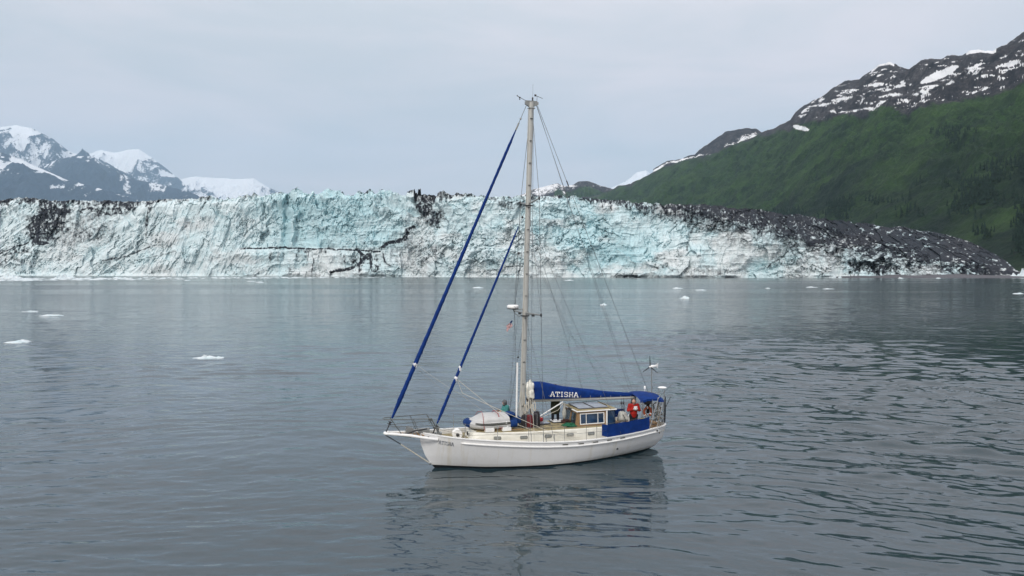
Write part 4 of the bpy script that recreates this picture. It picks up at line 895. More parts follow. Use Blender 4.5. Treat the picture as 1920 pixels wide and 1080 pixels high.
mb.tube([(10.9, -.8, 1.9), (11.3, -.6, 1.92), (11.55, 0, 1.95), (11.3, .6, 1.92)], .02, 5); mb.build('stern_rail_gear', M['ropedk'], boat)
# self-steering gear hung off the stern
mb = MB(); mb.tube([(11.86, -.05, 2.62), (11.86, -.05, 1.9), (11.84, -.05, 1.3)], [.03, .05, .04], 8); mb.tube([(11.6, -.2, 1.35), (11.86, -.05, 1.6), (11.6, .1, 1.9)], .02, 6)
mb.tube([(11.86, -.05, 2.0), (12.15, -.1, 2.6)], .02, 6); mb.build('wind_vane_gear', M['dark'], boat)
# bimini
def bim(x, k):
    c = 1 - abs(k) ** 2.4; q = (x - 9.95) / 1.25
    return (x + .05 * q, k * .98, 2.68 + .0 * q + .18 * c + (.06 if .2 < q < .75 else 0) - .05 * q * q)
mb = MB(); mb.fgrid(bim, [9.95 + i * .125 for i in range(11)], [-1 + i / 6 for i in range(13)])
mb.fgrid(lambda x, k: (bim(x, -1)[0], bim(x, -1)[1] - .003, bim(x, -1)[2] - .10 * k), [9.95 + i * .125 for i in range(11)], [0, 1])
mb.build('bimini', M['blue'], boat, smooth=True)
mb = MB()
for xx in (10.05, 10.6, 11.1): mb.tube([(xx, -.97, 1.35 if xx < 11 else 2.6)] + [(bim(xx, k)[0], bim(xx, k)[1], bim(xx, k)[2] - .02) for k in [-1 + i / 5 for i in range(11)]] + [(xx, .97, 1.35 if xx < 11 else 2.6)], .012, 6)
mb.build('bimini_frame', M['steel'], boat)
# wind generator
wg = MB().tube([(11.18, .1, 1.3), (11.17, .1, 4.05)], .028, 8).build('wind_generator', M['alu2'], boat)
mb = MB(); mb.lathe([(.02, -.14), (.08, -.08), (.085, .05), (.06, .25), (.03, .38)], (11.18, .1, 4.14), (.9, .35, 0), 12)
mb.hexa([(11.42, .17, 4.12), (11.62, .27, 4.02), (11.62, .28, 4.02), (11.42, .18, 4.12), (11.42, .17, 4.22), (11.66, .29, 4.28), (11.66, .30, 4.28), (11.42, .18, 4.22)])
mb.build('generator_body', M['white'], wg, smooth=True)
hubc = Vector((11.06, .05, 4.14)); axd = Vector((.9, .35, 0)).normalized(); up = Vector((0, 0, 1)); sdv = axd.cross(up)
for k in range(3):
    a = math.radians(90 + 120 * k + 3); d = up * math.sin(a) + sdv * math.cos(a); c = (up * math.cos(a) - sdv * math.sin(a))
    P_ = [hubc + d * .05 + c * .03, hubc + d * .05 - c * .03, hubc + d * .55 - c * .012, hubc + d * .55 + c * .012]
    MB().hexa([p - axd * .008 for p in P_] + [p + axd * .008 for p in P_]).build('turbine_blade', M['dark'], wg)
MB().lathe([(.01, -.06), (.05, -.03), (.055, .03)], hubc, axd, 10).build('turbine_hub', M['white'], wg, smooth=True)
mb = MB(); mb.tube([(11.72, -.1, 1.35), (11.78, -.1, 3.0)], .022, 8); mb.tube([(11.55, .15, 1.35), (11.62, .15, 2.98)], .016, 8); am = mb.build('antenna_mast', M['alu2'], boat)
MB().lathe([(.05, -.04), (.2, -.01), (.23, .02), (.16, .06), (.02, .075)], (11.72, 0, 3.05), (0, 0, 1), 18).build('antenna_dome', M['white'], am, smooth=True)
mb = MB(); mb.tube([(10.9, .3, 2.78), (10.9, .3, 2.98)], .012, 6); mb.lathe([(.02, 0), (.055, .02), (.055, .13), (.02, .17)], (10.9, .3, 2.98)); mb.build('gps_antenna', M['white'], boat, smooth=True)
for q_ in (([(10.5, .5, 2.8), (10.62, .5, 3.15)], .008), ([(11.4, -.5, 2.8), (11.9, -.6, 3.3)], .012), ([(11.35, .4, 2.8), (11.4, .4, 3.1), (11.5, .3, 3.12)], .01)): MB().tube(*q_, 5).build('whip_aerial', M['dark'], boat)

# ---- mast
MXB, MXT = 4.20, 4.68
def mx(z): return MXB + (MXT - MXB) * (z - 1.6) / (16.95 - 1.6)
rings = []
for i in range(60):
    z = 1.5 + (16.9 - 1.5) * i / 59; k = 1 - .10 * (i / 59)
    rings.append([(mx(z) + .138 * k * math.cos(a), .100 * k * math.sin(a), z) for a in (2 * math.pi * j / 20 for j in range(20))])
MAST = MB().loft(rings).build('mast', M['alu'], boat, smooth=True)
mb = MB(); mb.box((mx(16.92), 0, 16.94), (.56, .10, .06)); mb.hexa([(4.36, -.05, 16.8), (4.56, -.05, 16.68), (4.56, .05, 16.68), (4.36, .05, 16.8), (4.36, -.05, 16.92), (4.56, -.05, 16.92), (4.56, .05, 16.92), (4.36, .05, 16.92)])
mb.hexa([(4.80, -.05, 16.7), (5.02, -.05, 16.8), (5.02, .05, 16.8), (4.80, .05, 16.7), (4.80, -.05, 16.92), (5.02, -.05, 16.92), (5.02, .05, 16.92), (4.80, .05, 16.92)])
mb.box((4.68, 0, 16.62), (.31, .215, .04)); mb.build('masthead_crane', M['alu2'], MAST)
mb = MB(); mb.tube([(4.42, 0, 16.95), (3.98, 0, 17.15)], .012, 5); mb.ball((4.1, 0, 17.08), .045, 8, 6); mb.ball((4.1, 0, 17.0), .03, 8, 6); mb.ball((3.98, 0, 17.16), .03, 8, 6); mb.build('wind_instrument', M['dark'], MAST)
mb = MB(); mb.tube([(4.95, 0, 16.95), (4.97, 0, 17.2)], .008, 5); mb.tube([(4.86, 0, 17.24), (5.25, 0, 17.12)], .012, 5); mb.box((4.88, 0, 17.24), (.1, .01, .09)); mb.build('wind_indicator', M['dark'], MAST)
MB().tube([(4.74, 0, 16.95), (4.76, 0, 17.75)], .005, 5).build('vhf_aerial', M['wire'], MAST)
mb = MB(); mb.tube([(4.74, 0, 16.95), (4.74, 0, 17.05)], .04, 8); mb.ball((4.74, 0, 17.1), .045, 8, 6); mb.build('masthead_light', M['dark'], MAST)
mb = MB()
for i in range(14):
    z = 2.6 + i * 1.04
    for sd in (-1, 1): MB().box((mx(z) - .02, sd * .125, z), (.10, .05, .025)).build('mast_step', M['dark'], MAST)
for z, ln, dz, sw in ((12.14, 1.32, .14, .05), (6.98, 1.9, .02, .08)):
    for sd in (-1, 1):
        s_ = MB().tube([(mx(z), sd * .08, z), (mx(z) + sw * 1.2, sd * ln, z + dz)], [.05, .032], 8, .5).build('spreader', M['alu2'], MAST, smooth=True)
        MB().ball((mx(z) + sw * 1.2, sd * ln, z + dz), .05, 8, 6, (1, 1, 1.8)).build('spreader_tip', M['dark'], s_)
        if z < 8: MB().box((mx(z) + sw * .7, sd * ln * .5, z - .06), (.1, .16, .09)).build('deck_light', M['dark'], s_)
MB().box((mx(6.86), 0, 6.86), (.36, .28, .05)).build('mast_band', M['dark'], MAST); MB().box((mx(11.95), 0, 12.05), (.34, .26, .05)).build('mast_band', M['dark'], MAST)
# radar
mb = MB(); mb.box((3.98, 0, 7.17), (.5, .12, .04)); mb.tube([(4.12, 0, 6.82), (3.88, 0, 6.95), (3.78, 0, 7.16)], .02, 6); rb = mb.build('radar_bracket', M['alu2'], MAST)
RD = MB().lathe([(.02, 0), (.25, .0), (.275, .025), (.285, .07), (.265, .135), (.225, .16), (.02, .168)], (3.76, 0, 7.22), (0, 0, 1), 28).build('radar_dome', M['white'], MAST, smooth=True)
MB().lathe([(.24, -.02), (.262, 0.0), (.255, .02)], (3.76, 0, 7.205), (0, 0, 1), 28).build('radar_base', M['dark'], RD)
def curve_text(txt, size, mat, name, parent, place):
    cu = bpy.data.curves.new(name, 'FONT'); cu.body = txt; cu.size = size; ob = bpy.data.objects.new(name, cu); SC.collection.objects.link(ob)
    me = bpy.data.meshes.new_from_object(ob.evaluated_get(bpy.context.evaluated_depsgraph_get())); bpy.data.objects.remove(ob)
    for v in me.vertices: v.co = place(v.co.x, v.co.y)
    me.materials.clear(); me.materials.append(mat); o = bpy.data.objects.new(name, me); SC.collection.objects.link(o); o.parent = parent; return o
def rplace(u, v):
    a = -math.pi / 2 - .10 + u / .282; return Vector((3.76 + .290 * math.cos(a), .290 * math.sin(a), 7.28 + v))
bpy.context.view_layer.update(); curve_text('Raymarine', .07, M['dark'], 'radar_lettering', RD, rplace)
MB().ball((4.05, 0, 9.8), .06, 8, 6).build('steaming_light', M['dark'], MAST); MB().ball((4.02, 0, 4.9), .05, 8, 6).build('halyard_block', M['dark'], MAST)
# poles and gear at the mast foot
MB().tube([(3.92, -.05, 1.95), (3.97, -.05, 4.65)], .045, 8).build('whisker_pole', M['white'], boat, smooth=True)
mb = MB()
for sd in (-1, 1):
    MB().tube([(4.15, sd * .75, 1.6), (4.15, sd * .75, 2.32), (4.7, sd * .75, 2.32), (4.7, sd * .75, 1.6)], .018, 6).build('mast_guard', M['steel'], boat)
mb = MB()
for i in range(34):
    a = RNG.uniform(0, 6.28); r = RNG.uniform(.14, .3); x, y = 4.35 + r * math.cos(a), r * .8 * math.sin(a); z = RNG.uniform(2.2, 3.5)
    mb.tube([(x, y, z), (x + RNG.normal(0, .03), y + RNG.normal(0, .03), z - .25), (x + RNG.normal(0, .05), y, z - RNG.uniform(.4, .7))], .012, 5)
for k in range(5):
    c = (4.3 + .12 * k, -.2, 2.45 + .12 * (k % 3)); mb.tube([(c[0] + .05 * math.sin(a), c[1], c[2] + .22 * math.cos(a)) for a in (2 * math.pi * j / 14 for j in range(15))], .022, 6)
mb.build('coiled_halyards', M['rope'], boat)
mb = MB(); mb.tube([(4.62, -.06, 2.05), (4.65, -.06, 3.0)], .05, 8); mb.box((4.62, -.1, 2.72), (.14, .12, .28)); mb.build('mast_winch', M['dark'], boat)
# boom, sail cover, vang
mb = MB().tube([(4.44, 0, 2.81), (4.9, 0, 2.815), (10.12, 0, 2.66)], [.05, .085, .075], 12); BOOM = mb.build('boom', M['alu'], boat, smooth=True)
CT = [(4.78, 3.72), (5.2, 3.70), (5.6, 3.60), (6.0, 3.49), (6.31, 3.42), (6.7, 3.36), (7.0, 3.31), (7.4, 3.25), (7.86, 3.19), (8.2, 3.12), (8.79, 3.03), (9.3, 2.98), (9.8, 2.93), (10.11, 2.86)]
def cov(x, a):   # a: 0..1 from the port foot, over the crest, to the starboard foot
    t = ipp(x, CT); b = 2.90 - (x - 4.78) * .031; h = t - b; w = .04 + h * .20
    th = math.pi * a; s_ = math.cos(th); q = math.sin(th) ** .62
    wr = .012 * math.sin(x * 13 + a * 9) + .010 * math.sin(x * 29 - a * 17) + .008 * math.sin(x * 5 + a * 25)
    return Vector((x, -math.copysign(abs(s_) ** .8, s_) * w * (1 + .25 * math.sin(math.pi * min(1, q))) * (1 if q > .0 else 1) + wr * (q > .05), b + h * q))
mb = MB(); rings = []
for i in range(91):
    x = 4.78 + (10.13 - 4.78) * i / 90; rings.append([cov(x, a / 22) for a in range(23)])
mb.loft(rings, closed=True); COVER = mb.build('sail_cover', M['blue'], BOOM, smooth=True)
def cov_side(x, z):
    lo, hi = 0, .5
    for _ in range(22):
        m_ = (lo + hi) / 2
        if cov(x, m_).z < z: lo = m_
        else: hi = m_
    return cov(x, lo).y
def cov_place(u, v, o):
    x = 5.57 + u * .222; z = 3.0 - (x - 5.6) * .095 + v * .225
    return Vector((x - .0, cov_side(x, z) - .018 - o, z))
lettering('ATISHA', cov_place, .24, .19, 'name_lettering', M['letterw'], COVER, .8)
mb = MB()
for i in range(9):
    x = 5.5 + i * .55; mb.tube([(x, cov(x, .03).y - .01, cov(x, .03).z), (x, -.09, 2.80 - (x - 4.8) * .031), (x, .0, 2.75 - (x - 4.8) * .031)], .008, 5)
mb.build('cover_ties', M['rope'], BOOM)
# furled sail head showing white at the gooseneck
def lump(c, r, seed, n=16, m=11, amp=.16):
    mb = MB(); rn = np.random.default_rng(seed); ph = rn.uniform(0, 6.28, 8); rings = []
    for i in range(m + 1):
        t = math.pi * (i + .05) / (m + .1); ring = []
        for j in range(n):
            a = 2 * math.pi * j / n; k = 1 + amp * (math.sin(3 * a + ph[0] + t * 2) * .5 + math.sin(2 * t * 2 + ph[1]) * .5 + math.sin(5 * a - 3 * t + ph[2]) * .4)
            ring.append((c[0] + r[0] * k * math.sin(t) * math.cos(a), c[1] + r[1] * k * math.sin(t) * math.sin(a), c[2] + r[2] * k * math.cos(t)))
        rings.append(ring)
    return mb.loft(rings)
fs = lump((4.60, -.04, 3.40), (.20, .17, .36), 4, amp=.26).build('sail_head', M['cream'], BOOM, smooth=True)
lump((4.66, -.06, 3.12), (.20, .17, .22), 5, amp=.34).build('sail_fold', M['cream'], BOOM, smooth=True)
mb = MB(); mb.box((4.58, 0, 2.86), (.26, .14, .14)); mb.build('gooseneck', M['brown'], BOOM)
MB().tube([(4.98, -.05, 1.98), (6.30, -.02, 2.66)], .03, 8).build('boom_vang', M['white'], boat, smooth=True)
MB().tube([(5.02, -.12, 1.95), (6.0, -.14, 2.30), (6.3, -.08, 2.62)], .012, 6).build('preventer_line', M['rope'], boat)
mb = MB()
for x in (9.38, 9.50):
    mb.tube([(x, -.1, 2.66), (x, -.1, 2.5)], .01, 5); mb.ball((x, -.1, 2.44), .06, 8, 6, (.8, .6, 1.3)); mb.tube([(x, -.1, 2.36), (x + .02, -.1, 1.5)], .01, 5); mb.tube([(x + .05, -.1, 2.36), (x + .09, -.1, 1.5)], .01, 5)
mb.build('mainsheet', M['dark'], boat)
# headsails rolled on their stays
def furl(p0, p1, r0, r1, name, turns):
    p0, p1 = Vector(p0), Vector(p1); d = (p1 - p0).normalized(); u = d.cross(Vector((0, 1, 0))).normalized(); w = d.cross(u); rings = []; n = 150
    for i in range(n + 1):
        t = i / n; r = (r0 + (r1 - r0) * t) * (1 + .05 * math.sin(t * 37)) * min(1, .45 + t * 9) * min(1, .4 + (1 - t) * 12); c = p0 + (p1 - p0) * t
        rings.append([c + (u * math.cos(a) + w * math.sin(a)) * r * (1 + .13 * max(0, math.cos(a - t * turns * 6.283)) ** 6) for a in (2 * math.pi * j / 12 for j in range(12))])
    return MB().loft(rings).build(name, M['blue'], boat, smooth=True)
HM = (4.42, 0, 16.72)
def on_stay(a, b, z): a, b = Vector(a), Vector(b); return a.lerp(b, (z - a.z) / (b.z - a.z))
FS0 = (-2.20, 0, 1.80); f1 = furl(on_stay(FS0, HM, 2.40), on_stay(FS0, HM, 15.6), .100, .060, 'furled_jib', 34)
MB().tube([FS0, HM], .012, 6).build('forestay', M['wire'], boat)
mb = MB(); mb.lathe([(.03, -.03), (.1, -.03), (.1, 0), (.04, .01), (.04, .06), (.1, .07), (.1, .1), (.03, .1)], on_stay(FS0, HM, 2.15), (.4, 0, .9), 14); mb.tube([FS0, on_stay(FS0, HM, 2.1)], .025, 6); mb.build('furling_drum', M['dark'], boat)
mb = MB(); mb.ball(on_stay(FS0, HM, 16.1), .05, 8, 6); mb.tube([on_stay(FS0, HM, 15.9), on_stay(FS0, HM, 15.55)], .04, 6); mb.build('halyard_swivel', M['alu2'], boat)
SS0 = (-.10, 0, 1.52); SS1 = (4.32, 0, 11.7); f2 = furl(on_stay(SS0, SS1, 2.02), on_stay(SS0, SS1, 11.05), .075, .042, 'furled_staysail', 26)
MB().tube([SS0, SS1], .011, 6).build('inner_forestay', M['wire'], boat)
mb = MB(); mb.lathe([(.03, -.03), (.12, -.03), (.12, 0), (.05, .01), (.05, .1), (.12, .11), (.12, .14), (.03, .14)], on_stay(SS0, SS1, 1.82), (.4, 0, .9), 14); mb.tube([SS0, on_stay(SS0, SS1, 1.8)], .03, 6); mb.build('furling_drum', M['dark'], boat)
MB().ball(on_stay(SS0, SS1, 11.5), .06, 8, 6).build('halyard_block', M['dark'], boat)
for p0, p1, z, rr in ((FS0, HM, 4.75, .13), (SS0, SS1, 4.05, .10), (SS0, SS1, 4.5, .09)):
    rr *= .72; c = on_stay(p0, p1, z); lump(c - Vector((.0, .03, 0)), (rr, rr, .12), int(z * 9), amp=.3).build('clew_patch', M['letterw'], f1 if p0 is FS0 else f2, smooth=True)
# ---- standing and running rigging
def wire(name, pts, r=.009, mat='wire', sag=0):
    mb = MB()
    for a, b in zip(pts[:-1], pts[1:]): mb.tube(lerp_pts(a, b, 6 if sag else 1, sag), r, 5)
    return mb.build(name, M[mat], boat)
for sd in (-1, 1):
    u_ = (mx(12.14) + .06, sd * 1.32, 12.28); l_ = (mx(6.98) + .1, sd * 1.9, 7.0); ch = lambda x: (x, sd * (sheer_b(x) - .02), sheer_z(x) + .05)
    wire('cap_shroud', [(4.68, sd * .08, 16.7), u_, l_, ch(4.62)], .011)
    wire('intermediate_shroud', [(mx(12), sd * .08, 12.0), l_], .009)
    wire('lower_shroud', [(mx(6.8), sd * .08, 6.85), ch(4.05)], .010); wire('lower_shroud', [(mx(6.8), sd * .08, 6.85), ch(5.15)], .010)
    mb = MB()
    for x in (4.05, 4.62, 4.75, 5.15):
        c = ch(x); mb.tube([c, (c[0], c[1] - sd * .01, c[2] + .34)], .02, 6)
    mb.build('chainplates', M['steel'], boat)
    wire('running_backstay', [(mx(11.5), sd * .08, 11.6), (8.6, sd * 1.62, 1.3)], .008)
wire('backstay', [(4.99, 0, 16.75), (11.62, 0, 1.28)], .011)
mb = MB().tube([on_stay((4.99, 0, 16.75), (11.62, 0, 1.28), 13.3), on_stay((4.99, 0, 16.75), (11.62, 0, 1.28), 13.05)], .03, 6); mb.build('backstay_insulator', M['dark'], boat)
wire('topping_lift', [(4.93, -.02, 16.8), (9.9, 0, 2.98)], .009); wire('flag_halyard', [(4.93, .03, 16.8), (10.1, .05, 2.9)], .008)
wire('lazy_jack', [(mx(10.2), -.1, 10.3), (6.96, -.12, 5.4), (8.9, -.14, 3.0)], .006); wire('lazy_jack', [(6.96, -.12, 5.4), (7.2, -.16, 3.25)], .006)
wire('lazy_jack', [(mx(10.2), .1, 10.3), (6.7, .12, 5.9), (9.9, .14, 2.9)], .006); wire('lazy_jack', [(6.7, .12, 5.9), (6.5, .14, 3.4)], .006)
wire('halyard', [(4.75, -.1, 16.6), (4.62, -.14, 2.6)], .009); wire('halyard', [(4.5, -.06, 16.6), (4.12, -.13, 2.4)], .009, 'rope'); wire('halyard', [(4.62, .1, 16.6), (4.55, .12, 2.2)], .008)
wire('signal_halyard', [(mx(12.1), 1.1, 12.1), (4.15, 1.72, 1.5)], .006); wire('signal_halyard', [(mx(6.9), .95, 6.98), (3.75, .65, 2.6), (3.7, .65, 1.7)], .007)
wire('staysail_sheet', [on_stay(SS0, SS1, 4.1), (1.3, -.05, 3.35), (5.0, -1.05, 1.60), (6.4, -1.35, 1.3)], .011, 'rope'); wire('staysail_sheet', [on_stay(SS0, SS1, 4.05), (3.4, -.55, 2.0), (4.6, -1.1, 1.55), (6.6, -1.4, 1.2)], .011, 'rope')
wire('jib_sheet', [on_stay(FS0, HM, 4.8), (1.3, .15, 3.25), (3.2, 1.2, 1.9)], .006, 'rope', .06); wire('jib_sheet', [on_stay(FS0, HM, 4.7), (1.0, -.1, 3.1), (2.4, .7, 2.2)], .006, 'ropedk', .08)
wire('furling_line', [(-.1, -.3, 1.9), (1.15, -1.05, 1.62), (6.4, -1.5, 1.5)], .008, 'ropedk')
wire('port_guy', [(4.55, -.3, 3.9), (4.22, -1.75, 1.3)], .009, 'rope')

# ================================================================ things carried on the boat
def thing(name, x, y, z, rz, label, cat, group=None):
    o = empty(name, bworld(x, y, z), BANG + rz); return setp(o, label, cat, group)
def single(mb, name, mat, base, label, cat, group=None, smooth=True, bevel=0):
    o = mb.build(name, mat, None, smooth, origin=base, bevel=bevel); o.location = bworld(*base); o.rotation_euler = (0, 0, BANG); return setp(o, label, cat, group)
# upturned dinghy on the cabin top: bow to the left
dg = thing('inflatable_dinghy', 2.6, .15, 1.66, 0, 'grey upturned inflatable dinghy with blue bow patch lashed on the foredeck', 'dinghy'); O = (2.6, .15, 1.66)
def dt(x, y, z): return (x, y + .15, z)
# hull bottom: rounded vee deck of fabric
mb = MB(); rings = []
for i in range(22):
    t = i / 21; x = 1.62 + 1.80 * t; w = .74 * min(1, (t * 2.6) ** .55 + .04); zb_ = 1.93 - .04 * math.sin(t * 3) + .02 * t; top = 2.01 + .31 * min(1, t * 2.3) ** .9 - .04 * t
    rings.append([dt(x, w * math.sin(a) * (1 + .04 * math.sin(4 * a)), zb_ + (top - zb_) * max(0, math.cos(a)) ** .42) for a in (math.pi * (j / 14 - .5) for j in range(15))])
mb.loft(rings, closed=True); mb.build('upturned_hull', M['grey'], dg, True, O)
def tubepath(z, wx): return [dt(3.75, -wx, z + .03), dt(3.0, -wx, z), dt(2.2, -wx + .03, z - .01), dt(1.8, -wx + .24, z + .01), dt(1.62, -.28, z + .04), dt(1.55, 0, z + .06), dt(1.62, .28, z + .04), dt(1.8, wx - .24, z + .01), dt(2.2, wx - .03, z - .01), dt(3.0, wx, z), dt(3.75, wx, z + .03)]
def smooth_path(p, k=3):
    p = [Vector(q) for q in p]
    for _ in range(k): p = [p[0]] + [q for a, b in zip(p[:-1], p[1:]) for q in (a.lerp(b, .25), a.lerp(b, .75))] + [p[-1]]
    return p
tp = smooth_path(tubepath(1.88, .70)); MB().tube(tp, .17, 14).build('buoyancy_tube', M['grey'], dg, True, O)
mid = [p for p in tp if p.x < 1.72]; MB().tube(mid, .176, 14).build('bow_patch', M['bluedk'], dg, True, O)
st = [p + Vector((0, -.165, .05)) for p in tp if p.y < .0 and 1.8 < p.x < 3.45]; MB().tube([p + Vector((0, -.008, .065)) for p in st], .018, 6).build('rubbing_strip', M['strp'], dg, True, O); MB().tube(st, .030, 6).build('rubbing_strip', M['strp'], dg, True, O)
mb = MB(); mb.tube([p for p in tp if p.x > 3.42 and p.y < .15], .18, 14); mb.build('stern_cover', M['bluedk'], dg, True, O)
mb = MB(); mb.tube([p for p in tp if p.x > 3.42 and p.y > .15], .18, 14); mb.build('stern_cover', M['bluedk'], dg, True, O)
mb = MB()
for x in (2.15, 2.9, 3.0):
    mb.tube([dt(x + .12 * (1 - abs(k)) * (1 if x < 2.95 else -1), -.92 * k if abs(k) == 1 else -.78 * k, 1.72 if abs(k) == 1 else 1.98 + .42 * (1 - abs(k) ** 3)) for k in (1, .98, .8, .5, 0, -.5, -.8, -.98, -1)], .011, 5)
mb.build('lashing', M['redrope'], dg, False, O)
single(lump((3.62, .1, 2.20), (.26, .3, .15), 9).box((3.85, .05, 1.96), (.5, .7, .24)), 'covered_bundle', M['bluedk'], (3.7, .1, 1.66), 'blue fabric-wrapped bundle between the dinghy and the mast foot', 'bundle')
# bags and cans at the mast foot
for x, y, mt, lab in ((4.20, -.42, 'blackbag', 'black bag beside the mast foot, just right of the blue bundle'), (4.42, -.48, 'redbag', 'dark red bag at the mast foot, between two black bags'), (4.80, -.42, 'blackbag', 'tall black bag just aft of the mast under the gooseneck')):
    h = .62 if x < 4.7 else .74; b = (x, y, 1.63)
    mb = MB(); mb.loft([[(x + w * math.cos(a) * .16, y + w * math.sin(a) * .13, 1.63 + h * t) for a in (2 * math.pi * j / 12 for j in range(12))] for t, w in ((0, .85), (.06, 1.05), (.4, 1.12), (.8, 1.02), (.94, .85), (1, .4))])
    o = single(mb, 'duffel_bag', M[mt], b, lab, 'bag', 'bags stood round the mast foot')
    MB().tube([(x - .07, y - .02, 1.63 + h * .97), (x - .04, y - .02, 1.63 + h + .08), (x + .04, y - .02, 1.63 + h + .08), (x + .07, y - .02, 1.63 + h * .97)], .012, 5).build('strap', M['ropedk'], o, origin=b)
single(MB().ball((5.28, .25, 1.83), .115, 14, 10), 'float_ball', M['flagred'], (5.28, .25, 1.715), 'small red round float on the cabin top between mast and green-clad person', 'float')
def pile(c, r, h, n, seed, tr=.016):
    mb = MB(); rn = np.random.default_rng(seed)
    for i in range(n):
        rr = r * rn.uniform(.35, 1); z = c[2] + tr + h * rn.uniform(0, 1) * (1 - rr / r * .6); ox, oy = rn.normal(0, r * .18, 2)
        mb.tube([(c[0] + ox + rr * math.cos(a) * 1.2, c[1] + oy + rr * math.sin(a), z + .02 * math.sin(3 * a + i)) for a in (2 * math.pi * j / 12 + i for j in range(13))], tr, 5)
    return mb
single(pile((6.40, -.62, 1.60), .25, .13, 30, 3, .02), 'net_pile', M['net'], (6.40, -.62, 1.60), 'tangle of green netting on the cabin top by the pilothouse corner', 'net', smooth=False)
single(pile((6.52, .1, 1.62), .22, .16, 16, 5), 'rope_coil', M['rust'], (6.52, .1, 1.62), 'coil of brown rope on deck in front of the pilothouse windscreen', 'rope')
mb = MB(); mb.loft([[(6.43 + w * math.cos(a), .12 + w * math.sin(a) * .8, z) for a in (2 * math.pi * j / 12 for j in range(12))] for z, w in ((1.82, .03), (1.9, .08), (2.05, .115), (2.2, .10), (2.33, .06), (2.44, .05), (2.52, .075), (2.58, .04))])
single(mb, 'fender', M['pale'], (6.43, .12, 1.82), 'long off-white fender hanging between the green-clad person and the pilothouse', 'fender')
b = (9.32, -.35, 1.50); o = single(lump((9.32, -.35, 1.78), (.26, .24, .26), 31, amp=.22), 'sail_bag', M['pale'], b, 'crumpled pale grey bag standing in the cockpit between pilothouse and person in red', 'bag')
MB().tube([(9.22, -.58, 1.98), (9.3, -.64, 1.8), (9.36, -.62, 1.58)], .02, 5).build('strap', M['dark'], o, origin=b)
b = (10.36, -.55, 1.5); single(lump((10.36, -.55, 1.60), (.17, .14, .10), 41, amp=.25), 'dry_bag', M['yellow'], b, 'small yellow bag on the aft cockpit edge right of the person in red', 'bag')
b = (10.12, -.62, 1.5); single(lump((10.12, -.62, 1.56), (.12, .1, .06), 43, amp=.25), 'cushion', M['flagred'], b, 'small red cushion at the foot of the person in red by the yellow bag', 'cushion')
b = (10.05, .5, 2.05)
single(MB().fgrid(lambda u, v: (10.25 + u * .30 + .02 * math.sin(v * 5), .52 + .04 * math.sin(u * 8), 2.72 - v * .50 * (1 - .15 * u)), [i / 8 for i in range(9)], [i / 8 for i in range(9)]).fgrid(lambda u, v: (10.25 + u * .30 + .02 * math.sin(v * 5), .54 + .04 * math.sin(u * 8), 2.72 - v * .50 * (1 - .15 * u)), [i / 8 for i in range(9)], [i / 8 for i in range(9)]), 'hanging_towel', M['solar'], b, 'grey towel hanging under the blue awning right of the bald person', 'towel')
# lifebuoy on the stern rail
b = (10.75, -.3, 1.75); pts = [(10.72 + .21 * math.cos(a) * .98, -.32 + .21 * math.cos(a) * .12, 1.98 + .23 * math.sin(a)) for a in [math.radians(-62 + i * 304 / 22) for i in range(23)]]
pts = [(10.72 + .19 * math.cos(a), -.32, 1.96 + .22 * math.sin(a)) for a in [math.radians(-60 + i * 300 / 22) for i in range(23)]]
o = single(MB().tube(pts, .062, 10, .8), 'horseshoe_buoy', M['orange'], b, 'faded orange horseshoe lifebuoy hung at the stern rail behind the cockpit', 'lifebuoy')
mb = MB()
for i in (2, 11, 20):
    mb.tube([pts[i], pts[i + 1]], .067, 10, .8)
mb.build('reflective_band', M['white'], o, origin=b)
# outboard on the rail
b = (10.85, -.1, 1.9); ob_ = thing('outboard_motor', *b, 0, 'black outboard motor clamped to the stern rail above the orange lifebuoy', 'outboard motor')
mb = MB(); mb.loft([[(10.83 + w * 1.25 * math.cos(a) + dx, -.1 + w * math.sin(a), z) for a in (2 * math.pi * j / 14 for j in range(14))] for z, w, dx in ((2.28, .10, 0), (2.33, .16, 0), (2.46, .17, .01), (2.56, .14, .02), (2.60, .06, .02))]); mb.build('cowling', M['dark'], ob_, True, b)
mb = MB(); mb.box((10.86, -.1, 2.08), (.13, .09, .42)); mb.box((10.9, -.1, 1.86), (.24, .03, .05)); mb.build('drive_leg', M['blackbag'], ob_, False, b)
mb = MB()
for k in range(3):
    a = k * 2.094; mb.hexa([(10.98, -.1, 1.82), (10.99, -.09, 1.82), (10.99, -.1 + .1 * math.cos(a), 1.82 + .1 * math.sin(a)), (10.98, -.1 + .1 * math.cos(a), 1.82 + .1 * math.sin(a)), (10.98, -.1, 1.84), (10.99, -.09, 1.84), (10.99, -.1 + .1 * math.cos(a + .5), 1.82 + .1 * math.sin(a + .5)), (10.98, -.1 + .1 * math.cos(a + .5), 1.82 + .1 * math.sin(a + .5))])
mb.build('propeller', M['alu2'], ob_, False, b)
MB().tube([(10.7, -.1, 2.38), (10.48, -.14, 2.42)], .02, 6).build('tiller', M['dark'], ob_, False, b)
